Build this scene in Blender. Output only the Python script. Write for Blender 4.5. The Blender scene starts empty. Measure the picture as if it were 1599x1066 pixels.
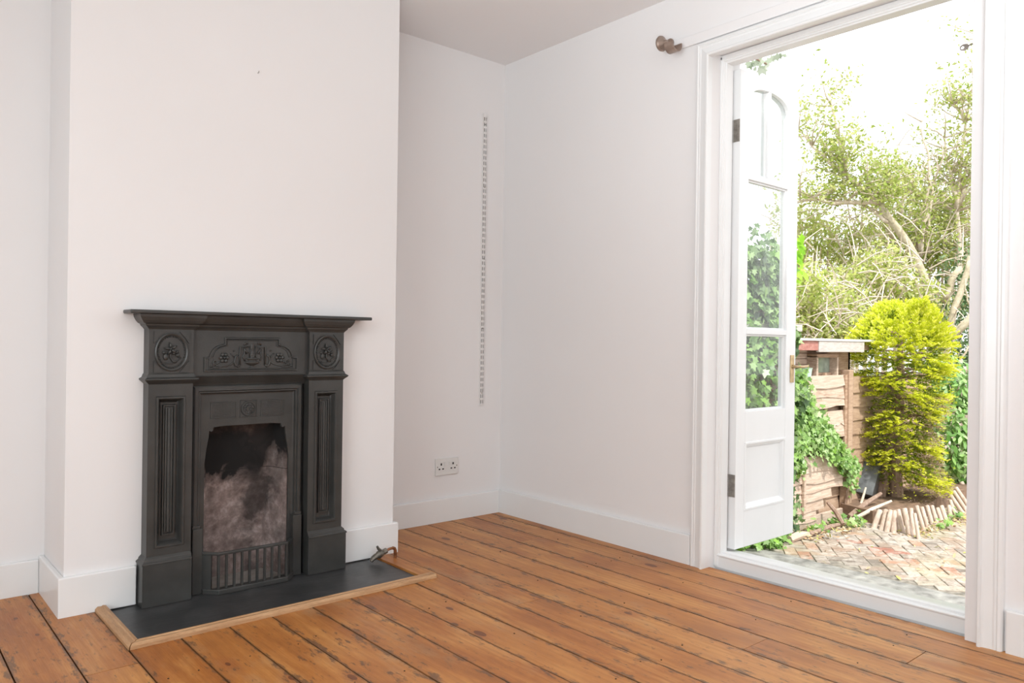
import bpy, bmesh, math, random
import numpy as np
from mathutils import Vector, Matrix
random.seed(7)
rng = np.random.default_rng(7)
PI = math.pi
S = bpy.context.scene
C = S.collection

# ---------------------------------------------------------------- camera
YAW, PITCH, ROLL = 0.7102, -0.0005, 0.0137
FPX = 1200.5
CAM = Vector((-2.9006, -3.4689, 1.0))
fw = Vector((math.sin(YAW)*math.cos(PITCH), math.cos(YAW)*math.cos(PITCH), math.sin(PITCH)))
r0 = Vector((math.cos(YAW), -math.sin(YAW), 0)); u0 = r0.cross(fw)
RR = math.cos(ROLL)*r0 + math.sin(ROLL)*u0
UU = -math.sin(ROLL)*r0 + math.cos(ROLL)*u0
cd = bpy.data.cameras.new('camera'); cam = bpy.data.objects.new('camera', cd); C.objects.link(cam)
M = Matrix((RR, UU, -fw)).transposed().to_4x4(); M.translation = CAM
cam.matrix_world = M
cd.sensor_width = 36; cd.lens = FPX/1599*36; cd.clip_start = .05; cd.clip_end = 200
S.camera = cam

def ray(px, py): return fw + (px-799.5)/FPX*RR - (py-533)/FPX*UU
def at(px, py, depth): return CAM + ray(px, py)*depth

# ---------------------------------------------------------------- light
S.view_settings.view_transform = 'Standard'; S.view_settings.look = 'None'
S.view_settings.exposure = 0.34; S.view_settings.gamma = 1; S.view_settings.use_curve_mapping = False
w = bpy.data.worlds.new('sky'); S.world = w; w.use_nodes = True
bg = w.node_tree.nodes['Background']; bg.inputs[0].default_value = (.97, .985, 1, 1); bg.inputs[1].default_value = 1.65
sl = bpy.data.lights.new('sun', 'SUN'); sl.energy = 4.5; sl.angle = math.radians(4); sl.color = (1, .96, .88)
so = bpy.data.objects.new('sun', sl); C.objects.link(so)
sl.energy = 3.3
so.rotation_euler = Vector((.28, .62, -1.0)).to_track_quat('-Z', 'Y').to_euler()

def area(name, loc, direction, sx, sy, e, col=(1, 1, 1)):
    l = bpy.data.lights.new(name, 'AREA'); l.shape = 'RECTANGLE'; l.size = sx; l.size_y = sy; l.energy = e; l.color = col
    o = bpy.data.objects.new(name, l); C.objects.link(o); o.location = loc
    o.rotation_euler = Vector(direction).to_track_quat('-Z', 'Y').to_euler()
    return o
# added fill lamps, out of view behind and beside the camera
area('front_fill', (-2.3, -6.42, 1.55), (0, 1, -.02), 2.6, 1.9, 5, (.86, .96, 1))  # added soft fill from the unseen front wall, facing the chimney breast
area('side_fill', (-4.66, -2.75, 1.5), (1, .05, .02), 2.4, 1.9, 68, (.86, .965, 1))  # added fill before the blank left wall, brightens the door wall
area('ceiling_fill', (-3.7, -4.3, .45), (.80, .28, 1), 1.4, .9, 44, (.87, .96, 1)).data.spread = math.radians(90)  # added upward fill, set low behind the camera to lift the ceiling

# ---------------------------------------------------------------- helpers
MATS = {}
def nm(name):
    m = bpy.data.materials.new(name); m.use_nodes = True; nt = m.node_tree
    b = nt.nodes['Principled BSDF']; MATS[name] = m
    return m, nt, b
def N(nt, t, **kw):
    n = nt.nodes.new(t)
    for k, v in kw.items():
        if k in n.inputs: n.inputs[k].default_value = v
        else: setattr(n, k, v)
    return n
def lk(nt, a, b): nt.links.new(a, b)
def ramp(nt, src, stops):
    r = N(nt, 'ShaderNodeValToRGB'); lk(nt, src, r.inputs[0])
    e = r.color_ramp.elements
    while len(e) > 1: e.remove(e[0])
    for i, (p, c) in enumerate(stops):
        if i == 0: e[0].position = p; x = e[0]
        else: x = e.new(p)
        x.color = (c, c, c, 1) if isinstance(c, (int, float)) else (*c, 1)
    return r.outputs[0]
def mix(nt, f, a, b, mode='MIX'):
    n = N(nt, 'ShaderNodeMix', data_type='RGBA', blend_type=mode)
    for s, i in ((f, 0), (a, 6), (b, 7)):
        if hasattr(s, 'is_output'): lk(nt, s, n.inputs[i])
        else: n.inputs[i].default_value = s if not isinstance(s, tuple) else (*s, 1)
    return n.outputs[2]
def math_(nt, op, a, b=0.0, c=None):
    n = N(nt, 'ShaderNodeMath', operation=op)
    for s, i in ((a, 0), (b, 1)) + (((c, 2),) if c is not None else ()):
        if hasattr(s, 'is_output'): lk(nt, s, n.inputs[i])
        else: n.inputs[i].default_value = s
    return n.outputs[0]
def coords(nt, scale=(1, 1, 1), offs=None, kind='Object'):
    tc = N(nt, 'ShaderNodeTexCoord'); mp = N(nt, 'ShaderNodeMapping'); mp.inputs['Scale'].default_value = scale
    src = tc.outputs[kind]
    if offs is not None:
        v = N(nt, 'ShaderNodeVectorMath', operation='ADD'); lk(nt, src, v.inputs[0]); lk(nt, offs, v.inputs[1]); src = v.outputs[0]
    lk(nt, src, mp.inputs[0]); return mp.outputs[0]
def noise(nt, vec, scale=5, detail=4, rough=.55, dist=0.0):
    n = N(nt, 'ShaderNodeTexNoise'); n.inputs['Scale'].default_value = scale; n.inputs['Detail'].default_value = detail
    n.inputs['Roughness'].default_value = rough; n.inputs['Distortion'].default_value = dist
    lk(nt, vec, n.inputs['Vector']); return n.outputs['Fac']
def bump(nt, b, h, strength=.3, dist=.002):
    n = N(nt, 'ShaderNodeBump'); n.inputs['Strength'].default_value = strength; n.inputs['Distance'].default_value = dist
    lk(nt, h, n.inputs['Height']); lk(nt, n.outputs[0], b.inputs['Normal'])

def plain(name, col, rough=.5, metal=0.0, var=.06, scale=8, bmp=.0, bscale=60, spec=.5, vscale=(1, 1, 1)):
    m, nt, b = nm(name); co = coords(nt, vscale)
    n = noise(nt, co, scale, 5)
    c0 = tuple(max(0, c*(1-var)) for c in col); c1 = tuple(min(1, c*(1+var)) for c in col)
    lk(nt, ramp(nt, n, [(.3, c0), (.7, c1)]), b.inputs['Base Color'])
    b.inputs['Roughness'].default_value = rough; b.inputs['Metallic'].default_value = metal
    b.inputs['Specular IOR Level'].default_value = spec
    if bmp: bump(nt, b, noise(nt, co, bscale, 4), bmp)
    return m

def obj(name, bm, m, parent=None, smooth=False, bevel=0, kind=None, label=None):
    me = bpy.data.meshes.new(name)
    if isinstance(bm, bpy.types.Mesh): me = bm
    else:
        bmesh.ops.recalc_face_normals(bm, faces=bm.faces); bm.to_mesh(me); bm.free()
    o = bpy.data.objects.new(name, me); C.objects.link(o)
    if m and not me.materials: me.materials.append(m)
    if parent: o.parent = parent
    if smooth:
        for p in me.polygons: p.use_smooth = True
        if smooth != 'all':
            try: me.set_sharp_from_angle(angle=math.radians(40))
            except Exception: pass
    if bevel:
        b = o.modifiers.new('bevel', 'BEVEL'); b.width = bevel; b.segments = 2; b.limit_method = 'ANGLE'; b.angle_limit = math.radians(40)
    if kind: o['kind'] = kind
    if label: o['label'] = label
    return o
def empty(name, loc=(0, 0, 0)):
    o = bpy.data.objects.new(name, None); C.objects.link(o); o.location = loc; o.empty_display_size = .05; return o
def thing(name, label, cat, group=None):
    o = empty(name); o['label'] = label; o['category'] = cat
    if group: o['group'] = group
    return o
def tag(o, label, cat, group=None):
    o['label'] = label; o['category'] = cat
    if group: o['group'] = group
    return o
def B(): return bmesh.new()
def box(bm, x0, x1, y0, y1, z0, z1):
    v = [bm.verts.new((x, y, z)) for x in (x0, x1) for y in (y0, y1) for z in (z0, z1)]
    for f in ((0, 1, 3, 2), (4, 6, 7, 5), (0, 4, 5, 1), (2, 3, 7, 6), (0, 2, 6, 4), (1, 5, 7, 3)): bm.faces.new([v[i] for i in f])
    return bm
def bx(x0, x1, y0, y1, z0, z1): return box(B(), x0, x1, y0, y1, z0, z1)
def loft(bm, rings, cap0=True, cap1=True, closed=True):
    R = [[bm.verts.new(p) for p in r] for r in rings]; n = len(R[0])
    for a, b in zip(R, R[1:]):
        for i in range(n if closed else n-1):
            j = (i+1) % n; bm.faces.new((a[i], a[j], b[j], b[i]))
    if cap0: bm.faces.new(R[0][::-1])
    if cap1: bm.faces.new(R[-1])
    return bm
def prism(bm, pts, a, b, axis='y'):
    f = {'y': lambda p, t: (p[0], t, p[1]), 'z': lambda p, t: (p[0], p[1], t), 'x': lambda p, t: (t, p[0], p[1])}[axis]
    return loft(bm, [[f(p, a) for p in pts], [f(p, b) for p in pts]])
def tube(bm, pts, radii, n=8, squash=None):
    pts = [Vector(p) for p in pts]
    if isinstance(radii, (int, float)): radii = [radii]*len(pts)
    rings = []; up = None
    for i, p in enumerate(pts):
        d = (pts[min(i+1, len(pts)-1)] - pts[max(i-1, 0)]).normalized()
        if up is None:
            up = Vector((0, 0, 1)) if abs(d.z) < .9 else Vector((1, 0, 0))
        s = d.cross(up).normalized(); up = s.cross(d).normalized()
        rings.append([p + radii[i]*(math.cos(2*PI*k/n)*s + math.sin(2*PI*k/n)*up) for k in range(n)])
    return loft(bm, rings)
def blob(bm, c, r, seg=8, rg=5):
    m = Matrix.Translation(c) @ Matrix.Diagonal((r[0], r[1], r[2], 1))
    bmesh.ops.create_uvsphere(bm, u_segments=seg, v_segments=rg, radius=1, matrix=m); return bm
def disc(bm, c, axis, r, t, n=20):
    c = Vector(c); a = Vector(axis).normalized()
    return tube(bm, [c, c+a*t], r, n)

# ---------------------------------------------------------------- materials
wall = plain('wall_paint', (.80, .782, .782), .85, var=.012, scale=1.2, bmp=.04, bscale=180, spec=.25)
ceilm = plain('ceiling_paint', (.83, .81, .81), .9, var=.01, scale=1, spec=.2)
gloss = plain('white_gloss_paint', (.80, .80, .80), .32, var=.012, scale=5, bmp=.03, bscale=40)
outwhite = plain('white_exterior_paint', (.84, .845, .85), .4, var=.015, scale=6, bmp=.05, bscale=50)
dark = plain('dark_void', (.012, .010, .009), .9)
iron = plain('black_painted_cast_iron', (.040, .040, .038), .38, var=.25, scale=9, bmp=.18, bscale=140)
ironlight = iron

def wood_floor():
    m, nt, b = nm('stripped_pine_floorboard')
    oi = N(nt, 'ShaderNodeObjectInfo')
    off = N(nt, 'ShaderNodeVectorMath', operation='SCALE'); off.inputs[3].default_value = 37.0
    cx = N(nt, 'ShaderNodeCombineXYZ'); lk(nt, oi.outputs['Random'], cx.inputs[0]); lk(nt, oi.outputs['Random'], cx.inputs[1]); lk(nt, oi.outputs['Random'], cx.inputs[2])
    lk(nt, cx.outputs[0], off.inputs[0]); O = off.outputs[0]
    raw = coords(nt)                                   # no per-board offset
    g = coords(nt, (1, .07, 1), O)
    # growth-ring lines: bands warped by long noise
    warp = noise(nt, coords(nt, (1, .16, 1), O), 5, 2)
    rings = N(nt, 'ShaderNodeTexWave', wave_type='BANDS', bands_direction='X'); rings.inputs['Scale'].default_value = 9
    rings.inputs['Distortion'].default_value = 14; rings.inputs['Detail'].default_value = 3; rings.inputs['Detail Scale'].default_value = .55
    lk(nt, g, rings.inputs['Vector'])
    fine = noise(nt, coords(nt, (1, .03, 1), O), 260, 4, .6)
    tone = noise(nt, coords(nt, (1, .30, 1), O), 7, 6, .62)
    base = ramp(nt, tone, [(.32, (.26, .078, .016)), (.48, (.42, .150, .032)), (.64, (.57, .26, .075))])
    base = mix(nt, math_(nt, 'MULTIPLY', ramp(nt, rings.outputs['Fac'], [(.40, 0), (1, 1)]), .38), base, (.30, .095, .020))
    base = mix(nt, math_(nt, 'MULTIPLY', ramp(nt, fine, [(.45, 0), (.7, 1)]), .35), base, (.32, .13, .05))
    # board to board shift
    base = mix(nt, math_(nt, 'MULTIPLY', oi.outputs['Random'], .40), base, (.56, .25, .068))
    # pale grey-worn patches
    worn = ramp(nt, noise(nt, coords(nt, (1, .3, 1), O), 6, 6, .68), [(.55, 0), (.70, 1)])
    base = mix(nt, math_(nt, 'MULTIPLY', worn, .42), base, (.42, .28, .155))
    # knots
    kv = N(nt, 'ShaderNodeTexVoronoi'); kv.inputs['Scale'].default_value = 1; kv.inputs['Randomness'].default_value = 1
    lk(nt, coords(nt, (7.5, 3.6, .01), O), kv.inputs['Vector'])
    sel = math_(nt, 'GREATER_THAN', N(nt, 'ShaderNodeSeparateColor').outputs[0], .5)
    sc = N(nt, 'ShaderNodeSeparateColor'); lk(nt, kv.outputs['Color'], sc.inputs[0]); sel = math_(nt, 'GREATER_THAN', sc.outputs[0], .36)
    size = math_(nt, 'MULTIPLY_ADD', sc.outputs[1], .085, .045)
    core = math_(nt, 'MULTIPLY', math_(nt, 'LESS_THAN', kv.outputs['Distance'], size), sel)
    halo = math_(nt, 'MULTIPLY', ramp(nt, kv.outputs['Distance'], [(.06, 1), (.30, 0)]), sel)
    base = mix(nt, math_(nt, 'MULTIPLY', halo, .65), base, (.33, .10, .025))
    base = mix(nt, math_(nt, 'MULTIPLY', core, .85), base, (.14, .045, .018))
    # black stain flecks, mostly along the board edges
    uv = N(nt, 'ShaderNodeTexCoord'); sx = N(nt, 'ShaderNodeSeparateXYZ'); lk(nt, uv.outputs['UV'], sx.inputs[0])
    edge = math_(nt, 'ABSOLUTE', math_(nt, 'SUBTRACT', sx.outputs[0], .5))
    em = ramp(nt, edge, [(.30, 0), (.50, 1)])
    fl = noise(nt, coords(nt, (1, .30, 1), O), 55, 5, .7)
    area_ = ramp(nt, noise(nt, raw, 1.5, 3), [(.42, 0), (.62, 1)])
    thr = math_(nt, 'ADD', fl, math_(nt, 'MULTIPLY', em, .13)); thr = math_(nt, 'ADD', thr, math_(nt, 'MULTIPLY', area_, .07))
    stain = ramp(nt, thr, [(.61, 0), (.71, 1)])
    base = mix(nt, math_(nt, 'MULTIPLY', stain, .75), base, (.10, .055, .032))
    em2 = ramp(nt, edge, [(.455, 0), (.5, 1)])
    base = mix(nt, math_(nt, 'MULTIPLY', em2, .45), base, (.16, .08, .04))
    lk(nt, base, b.inputs['Base Color'])
    b.inputs['Roughness'].default_value = .42
    lk(nt, ramp(nt, fine, [(.3, .36), (.7, .52)]), b.inputs['Roughness'])
    bump(nt, b, fine, .12, .0012)
    return m
boardm = wood_floor()

def wood(name, c0, c1, c2, rough=.6, sc=(1, 1, 1), scale=8, spots=True):
    m, nt, b = nm(name); oi = N(nt, 'ShaderNodeObjectInfo'); cx = N(nt, 'ShaderNodeCombineXYZ')
    rr = math_(nt, 'MULTIPLY', oi.outputs['Random'], 23.0)
    for i in range(3): lk(nt, rr, cx.inputs[i])
    co = coords(nt, sc, cx.outputs[0]); n = noise(nt, co, scale, 6, .65, .6)
    c = ramp(nt, n, [(.28, c0), (.5, c1), (.72, c2)])
    n2 = noise(nt, co, scale*9, 4, .6)
    c = mix(nt, math_(nt, 'MULTIPLY', ramp(nt, n2, [(.5, 0), (.68, 1)]), .4), c, tuple(x*.45 for x in c0))
    c = mix(nt, math_(nt, 'MULTIPLY', oi.outputs['Random'], .3), c, c2)
    lk(nt, c, b.inputs['Base Color']); b.inputs['Roughness'].default_value = rough; b.inputs['Specular IOR Level'].default_value = .3
    bump(nt, b, n2, .4, .004)
    return m
mouldwood = wood('oiled_oak_moulding', (.36, .19, .09), (.50, .29, .15), (.60, .38, .21), .45, (.6, 6, 6), 10)
mouldwood2 = wood('oiled_oak_moulding_across', (.34, .18, .085), (.46, .26, .13), (.55, .34, .18), .45, (6, .6, 6), 10)
fencew = wood('weathered_fence_wood', (.33, .22, .16), (.55, .42, .33), (.72, .61, .52), .85, (1.2, 5, 14), 5)
fencewarm = wood('warm_fence_wood', (.27, .17, .115), (.44, .30, .21), (.58, .43, .32), .85, (1.2, 5, 10), 5)
logw = wood('bleached_log_wood', (.36, .26, .20), (.56, .44, .36), (.74, .64, .56), .85, (9, 9, 1.2), 5)
barkm = wood('brown_bark', (.17, .10, .07), (.30, .20, .15), (.44, .34, .28), .9, (8, 8, 1), 6)
branchm = wood('pale_branch_bark', (.42, .33, .25), (.62, .53, .43), (.80, .72, .62), .85, (3, 3, 3), 6)
mossbark = wood('mossy_branch_bark', (.30, .26, .17), (.48, .42, .30), (.66, .59, .47), .85, (3, 3, 3), 6)
soilm = plain('dry_brown_soil', (.20, .13, .09), .95, var=.4, scale=14, bmp=.6, bscale=60)

def slate_mat():
    m, nt, b = nm('black_slate'); co = coords(nt, (1, 1, 1))
    n = noise(nt, co, 6, 6, .6, 1.2); n2 = noise(nt, coords(nt, (1, 4, 1)), 9, 5, .6, .8)
    c = ramp(nt, n, [(.3, (.024, .025, .026)), (.55, (.042, .043, .044)), (.75, (.070, .071, .071))])
    c = mix(nt, math_(nt, 'MULTIPLY', ramp(nt, n2, [(.55, 0), (.75, 1)]), .3), c, (.085, .088, .092))
    # a few chalk-white chips
    v = N(nt, 'ShaderNodeTexVoronoi'); v.inputs['Scale'].default_value = 5.5; lk(nt, coords(nt, (1, 1.6, .01)), v.inputs['Vector'])
    chip = math_(nt, 'LESS_THAN', v.outputs['Distance'], .028)
    c = mix(nt, chip, c, (.5, .5, .49))
    lk(nt, c, b.inputs['Base Color']); b.inputs['Roughness'].default_value = .38
    bump(nt, b, n2, .25, .003); return m
slate = slate_mat()

def soot_mat():
    m, nt, b = nm('sooty_fireback_plaster')
    tc = N(nt, 'ShaderNodeTexCoord'); sp = N(nt, 'ShaderNodeSeparateXYZ'); lk(nt, tc.outputs['Object'], sp.inputs[0])
    co = coords(nt); n = noise(nt, co, 6, 8, .62, .4); nn = noise(nt, co, 22, 8, .68); n3 = noise(nt, co, 8, 3, .5)
    pink = ramp(nt, nn, [(.3, (.12, .085, .075)), (.5, (.24, .18, .165)), (.7, (.44, .36, .335))])
    pink = mix(nt, math_(nt, 'MULTIPLY', ramp(nt, n3, [(.50, 0), (.70, 1)]), .6), pink, (.085, .068, .062))
    # soot: black across z .36 - .60, browner above, with a ragged lower edge and a black streak right of centre
    z = math_(nt, 'ADD', sp.outputs[2], math_(nt, 'MULTIPLY', math_(nt, 'SUBTRACT', n, .5), .42))
    z = math_(nt, 'SUBTRACT', z, math_(nt, 'MULTIPLY', ramp(nt, math_(nt, 'ADD', sp.outputs[0], 2.0), [(.435, 0), (.475, 1)]), .09))
    s1 = ramp(nt, z, [(.37, 0), (.43, 1)])
    top = ramp(nt, z, [(.56, 0), (.66, 1)])
    sootc = mix(nt, top, (.007, .006, .006), mix(nt, ramp(nt, nn, [(.4, 0), (.65, 1)]), (.035, .022, .018), (.11, .075, .065)))
    c = mix(nt, s1, pink, sootc)
    dx = math_(nt, 'ABSOLUTE', math_(nt, 'SUBTRACT', sp.outputs[0], -1.58)); st = ramp(nt, math_(nt, 'ADD', dx, math_(nt, 'MULTIPLY', math_(nt, 'SUBTRACT', n, .5), .35)), [(.0, 1), (.05, 0)])
    c = mix(nt, math_(nt, 'MULTIPLY', st, .8), c, (.02, .016, .015))
    crack = math_(nt, 'LESS_THAN', math_(nt, 'ABSOLUTE', math_(nt, 'SUBTRACT', sp.outputs[2], .445)), .0012)
    c = mix(nt, crack, c, (.01, .01, .01))
    lk(nt, c, b.inputs['Base Color']); b.inputs['Roughness'].default_value = .9; bump(nt, b, nn, .25, .003)
    return m
soot = soot_mat()
ashbrick = plain('grey_firebrick', (.26, .235, .215), .9, var=.2, scale=18, bmp=.3)

def leaf_mat(name, cols, transl=.45, rough=.45, gloss_=.35):
    m = bpy.data.materials.new(name); m.use_nodes = True; nt = m.node_tree; MATS[name] = m
    b = nt.nodes['Principled BSDF']; out = nt.nodes['Material Output']
    ge = N(nt, 'ShaderNodeNewGeometry')
    n = len(cols); c = ramp(nt, ge.outputs['Random Per Island'], [(i/(n-1) if n > 1 else 0, cc) for i, cc in enumerate(cols)])
    lk(nt, c, b.inputs['Base Color']); b.inputs['Roughness'].default_value = rough; b.inputs['Specular IOR Level'].default_value = gloss_
    t = N(nt, 'ShaderNodeBsdfTranslucent'); lk(nt, c, t.inputs[0]); mx = N(nt, 'ShaderNodeMixShader'); mx.inputs[0].default_value = transl
    lk(nt, b.outputs[0], mx.inputs[1]); lk(nt, t.outputs[0], mx.inputs[2]); lk(nt, mx.outputs[0], out.inputs[0])
    return m
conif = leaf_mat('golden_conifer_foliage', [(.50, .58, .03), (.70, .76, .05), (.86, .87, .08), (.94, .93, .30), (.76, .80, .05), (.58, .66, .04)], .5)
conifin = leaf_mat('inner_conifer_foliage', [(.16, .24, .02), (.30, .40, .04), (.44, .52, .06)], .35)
deadtw = leaf_mat('dead_conifer_twigs', [(.24, .15, .11), (.42, .30, .24), (.58, .46, .40)], .2)
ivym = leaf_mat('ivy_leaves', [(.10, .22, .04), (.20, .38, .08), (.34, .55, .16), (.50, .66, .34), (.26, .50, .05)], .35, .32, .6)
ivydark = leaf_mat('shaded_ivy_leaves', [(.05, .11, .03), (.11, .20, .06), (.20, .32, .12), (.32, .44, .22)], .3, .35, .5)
hedgem = leaf_mat('hedge_leaves', [(.26, .34, .08), (.44, .52, .12), (.62, .68, .22), (.74, .74, .40), (.46, .60, .14), (.70, .56, .46)], .45)
treem = leaf_mat('tree_leaves', [(.24, .32, .06), (.38, .44, .10), (.52, .55, .20), (.30, .42, .07), (.46, .45, .22)], .4)
yewm = leaf_mat('dark_evergreen_leaves', [(.04, .09, .03), (.09, .17, .06), (.16, .27, .11), (.28, .38, .22)], .25)
laurelm = leaf_mat('laurel_leaves', [(.10, .26, .05), (.20, .42, .09), (.36, .58, .20), (.58, .74, .42), (.16, .36, .06)], .35, .28, .6)
drym = leaf_mat('dry_fallen_leaves', [(.45, .27, .14), (.62, .42, .26), (.74, .60, .42), (.52, .50, .18), (.40, .48, .10)], .2)
limem = leaf_mat('lime_green_leaves', [(.22, .48, .03), (.34, .62, .05), (.46, .74, .10)], .55)

def brick_mat():
    m, nt, b = nm('worn_paving_brick'); oi = N(nt, 'ShaderNodeObjectInfo'); co = N(nt, 'ShaderNodeNewGeometry').outputs['Position']
    c = ramp(nt, oi.outputs['Random'], [(0, (.20, .17, .145)), (.2, (.34, .29, .25)), (.42, (.40, .29, .22)), (.55, (.26, .23, .20)), (.76, (.42, .27, .19)), (.84, (.34, .15, .11)), (.88, (.38, .33, .26)), (1, (.46, .41, .36))])
    n = noise(nt, co, 7, 7, .7, .8); n2 = noise(nt, co, 30, 6, .7)
    c = mix(nt, math_(nt, 'MULTIPLY', ramp(nt, n, [(.44, 0), (.62, 1)]), .75), c, (.60, .55, .50))
    c = mix(nt, math_(nt, 'MULTIPLY', ramp(nt, n2, [(.48, 0), (.66, 1)]), .55), c, (.17, .145, .12))
    c = mix(nt, math_(nt, 'MULTIPLY', ramp(nt, noise(nt, co, 2.2, 3), [(.5, 0), (.7, 1)]), .35), c, (.46, .41, .22))
    lk(nt, c, b.inputs['Base Color']); b.inputs['Roughness'].default_value = .9; b.inputs['Specular IOR Level'].default_value = .2
    bump(nt, b, n2, .5, .004); return m
pavem = brick_mat()
concm = plain('weathered_concrete', (.27, .265, .25), .92, var=.5, scale=10, bmp=.5, bscale=80)
mortm = plain('gritty_paving_joint', (.26, .235, .20), .95, var=.5, scale=20, bmp=.5)
grnd = plain('garden_soil', (.17, .12, .08), .95, var=.4, scale=6, bmp=.5)
rend = plain('white_house_render', (.80, .80, .79), .8, var=.05)
rooft = plain('grey_roof_slates', (.30, .31, .36), .7, var=.2)

def glass_mat():
    m, nt, b = nm('dusty_window_glass'); out = nt.nodes['Material Output']
    tr = N(nt, 'ShaderNodeBsdfTransparent'); tr.inputs[0].default_value = (.93, .95, .95, 1)
    gl = N(nt, 'ShaderNodeBsdfGlossy'); gl.inputs['Roughness'].default_value = .02
    fr = N(nt, 'ShaderNodeFresnel'); fr.inputs[0].default_value = 1.45
    ge = N(nt, 'ShaderNodeNewGeometry'); ff = math_(nt, 'MULTIPLY', fr.outputs[0], math_(nt, 'SUBTRACT', 1.0, ge.outputs['Backfacing']))
    mx = N(nt, 'ShaderNodeMixShader'); lk(nt, ff, mx.inputs[0]); lk(nt, tr.outputs[0], mx.inputs[1]); lk(nt, gl.outputs[0], mx.inputs[2])
    di = N(nt, 'ShaderNodeBsdfDiffuse'); di.inputs[0].default_value = (.8, .82, .82, 1)
    dust = ramp(nt, noise(nt, coords(nt, (1, 1, .25)), 14, 5, .6), [(.3, .02), (.75, .12)])
    m2 = N(nt, 'ShaderNodeMixShader'); lk(nt, dust, m2.inputs[0]); lk(nt, mx.outputs[0], m2.inputs[1]); lk(nt, di.outputs[0], m2.inputs[2])
    lk(nt, m2.outputs[0], out.inputs[0]); return m
glassm = glass_mat()
shedglass = plain('grimy_shed_glass', (.30, .36, .30), .12, var=.25, scale=14)
steel = plain('worn_steel', (.36, .33, .30), .35, .85, var=.25, scale=60)
bronze = plain('brushed_bronze', (.34, .26, .215), .38, .6, var=.15, scale=40)
brass = plain('tarnished_brass', (.50, .36, .20), .35, .7, var=.2, scale=50)
copper = plain('aged_copper', (.26, .11, .05), .4, .7, var=.3, scale=60)
tapm = plain('dull_grey_brass', (.17, .155, .13), .4, .7, var=.3, scale=60)
plastic = plain('white_plastic', (.72, .71, .695), .35, var=.01)
railm = plain('white_coated_steel', (.80, .775, .765), .45, var=.01)
holem = plain('black_hole', (.01, .01, .01), .8)
nailm = plain('rusty_nail', (.06, .035, .02), .7)

# ---------------------------------------------------------------- room shell
H = 2.619; YB = -.3624; XR, XL = -.9557, -2.3185
YJ0, YJ1 = -1.44, -2.493            # structural door opening in the right wall
HZ = 2.30
WX, WY = -4.7, -6.5
def st(name, bm, m, parent=None, **k):
    o = obj(name, bm, m, parent, **k)
    if parent is None: o['kind'] = 'structure'
    return o
st('wall_back', bx(WX, .22, 0, .15, -.6, H+.1), wall)
b = B(); box(b, XL, XL+.29, YB, 0, -.05, H); box(b, XR-.32, XR, YB, 0, -.05, H)   # breast: two cheeks and the wall above the fire
box(b, XL+.29, XR-.32, YB, 0, .86, H); box(b, XL+.29, XR-.32, -.10, 0, -.05, .86)
bmesh.ops.remove_doubles(b, verts=b.verts, dist=1e-5)
st('wall_chimney_breast', b, wall)
b = B(); box(b, 0, .22, YJ0, 0, -.6, H+.1); box(b, 0, .22, WY, YJ1, -.6, H+.1); box(b, 0, .22, YJ1, YJ0, HZ, H+.1); box(b, .03, .20, YJ1, YJ0, -.6, -.02)
st('wall_right', b, wall)
st('wall_left', bx(WX-.15, WX, WY, .15, -.1, H+.1), wall)
b = B(); box(b, WX, .22, WY-.2, WY, -.1, .5); box(b, WX, .22, WY-.2, WY, 2.55, H+.1); box(b, WX, -3.7, WY-.2, WY, .5, 2.55); box(b, -.9, .22, WY-.2, WY, .5, 2.55)
st('wall_front', b, wall)
st('ceiling', bx(WX-.15, .22, WY-.2, .15, H, H+.08), ceilm)

# ---------------------------------------------------------------- floor boards
flo = st('floor', bx(WX, .02, WY, 0, -.10, -.032), dark)
gaps = [.0, -.076, -.212, -.365, -.52, -.672, -.833, -.98, -1.13, -1.285, -1.43, -1.588, -1.745, -1.90, -2.06, -2.22, -2.373, -2.533, -2.69, -2.85, -3.01, -3.17, -3.33, -3.49, -3.65, -3.81, -3.97, -4.13, -4.29, -4.45, -4.6]
HX0, HX1, HY = -2.185, -1.062, -.79            # the slate hearth
butts = {(-.52): [-.856-.0, ], (-.672): [-2.06], (-.98): [-1.28], (-.365): [-2.45, -.60], (-2.373): [-.947], (-1.588): [-2.9], (-1.90): [-2.4], (-2.85): [-1.7], (-1.285): [-3.2], (-.212): [-3.1]}
def board(poly, i):
    z = random.uniform(-.0012, .0004)
    bm = B(); prism(bm, poly, z-.02, z, 'z')
    bmesh.ops.recalc_face_normals(bm, faces=bm.faces)
    xs = [p[0] for p in poly]; x0, x1 = min(xs), max(xs)
    uv = bm.loops.layers.uv.new('UVMap')
    for f in bm.faces:
        for l in f.loops: l[uv].uv = ((l.vert.co.x-x0)/max(1e-4, x1-x0), l.vert.co.y)
    me = bpy.data.meshes.new('floorboard'); bm.to_mesh(me); bm.free(); me.materials.append(boardm)
    o = bpy.data.objects.new('floorboard', me); C.objects.link(o); o.parent = flo
g = .0024
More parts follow.
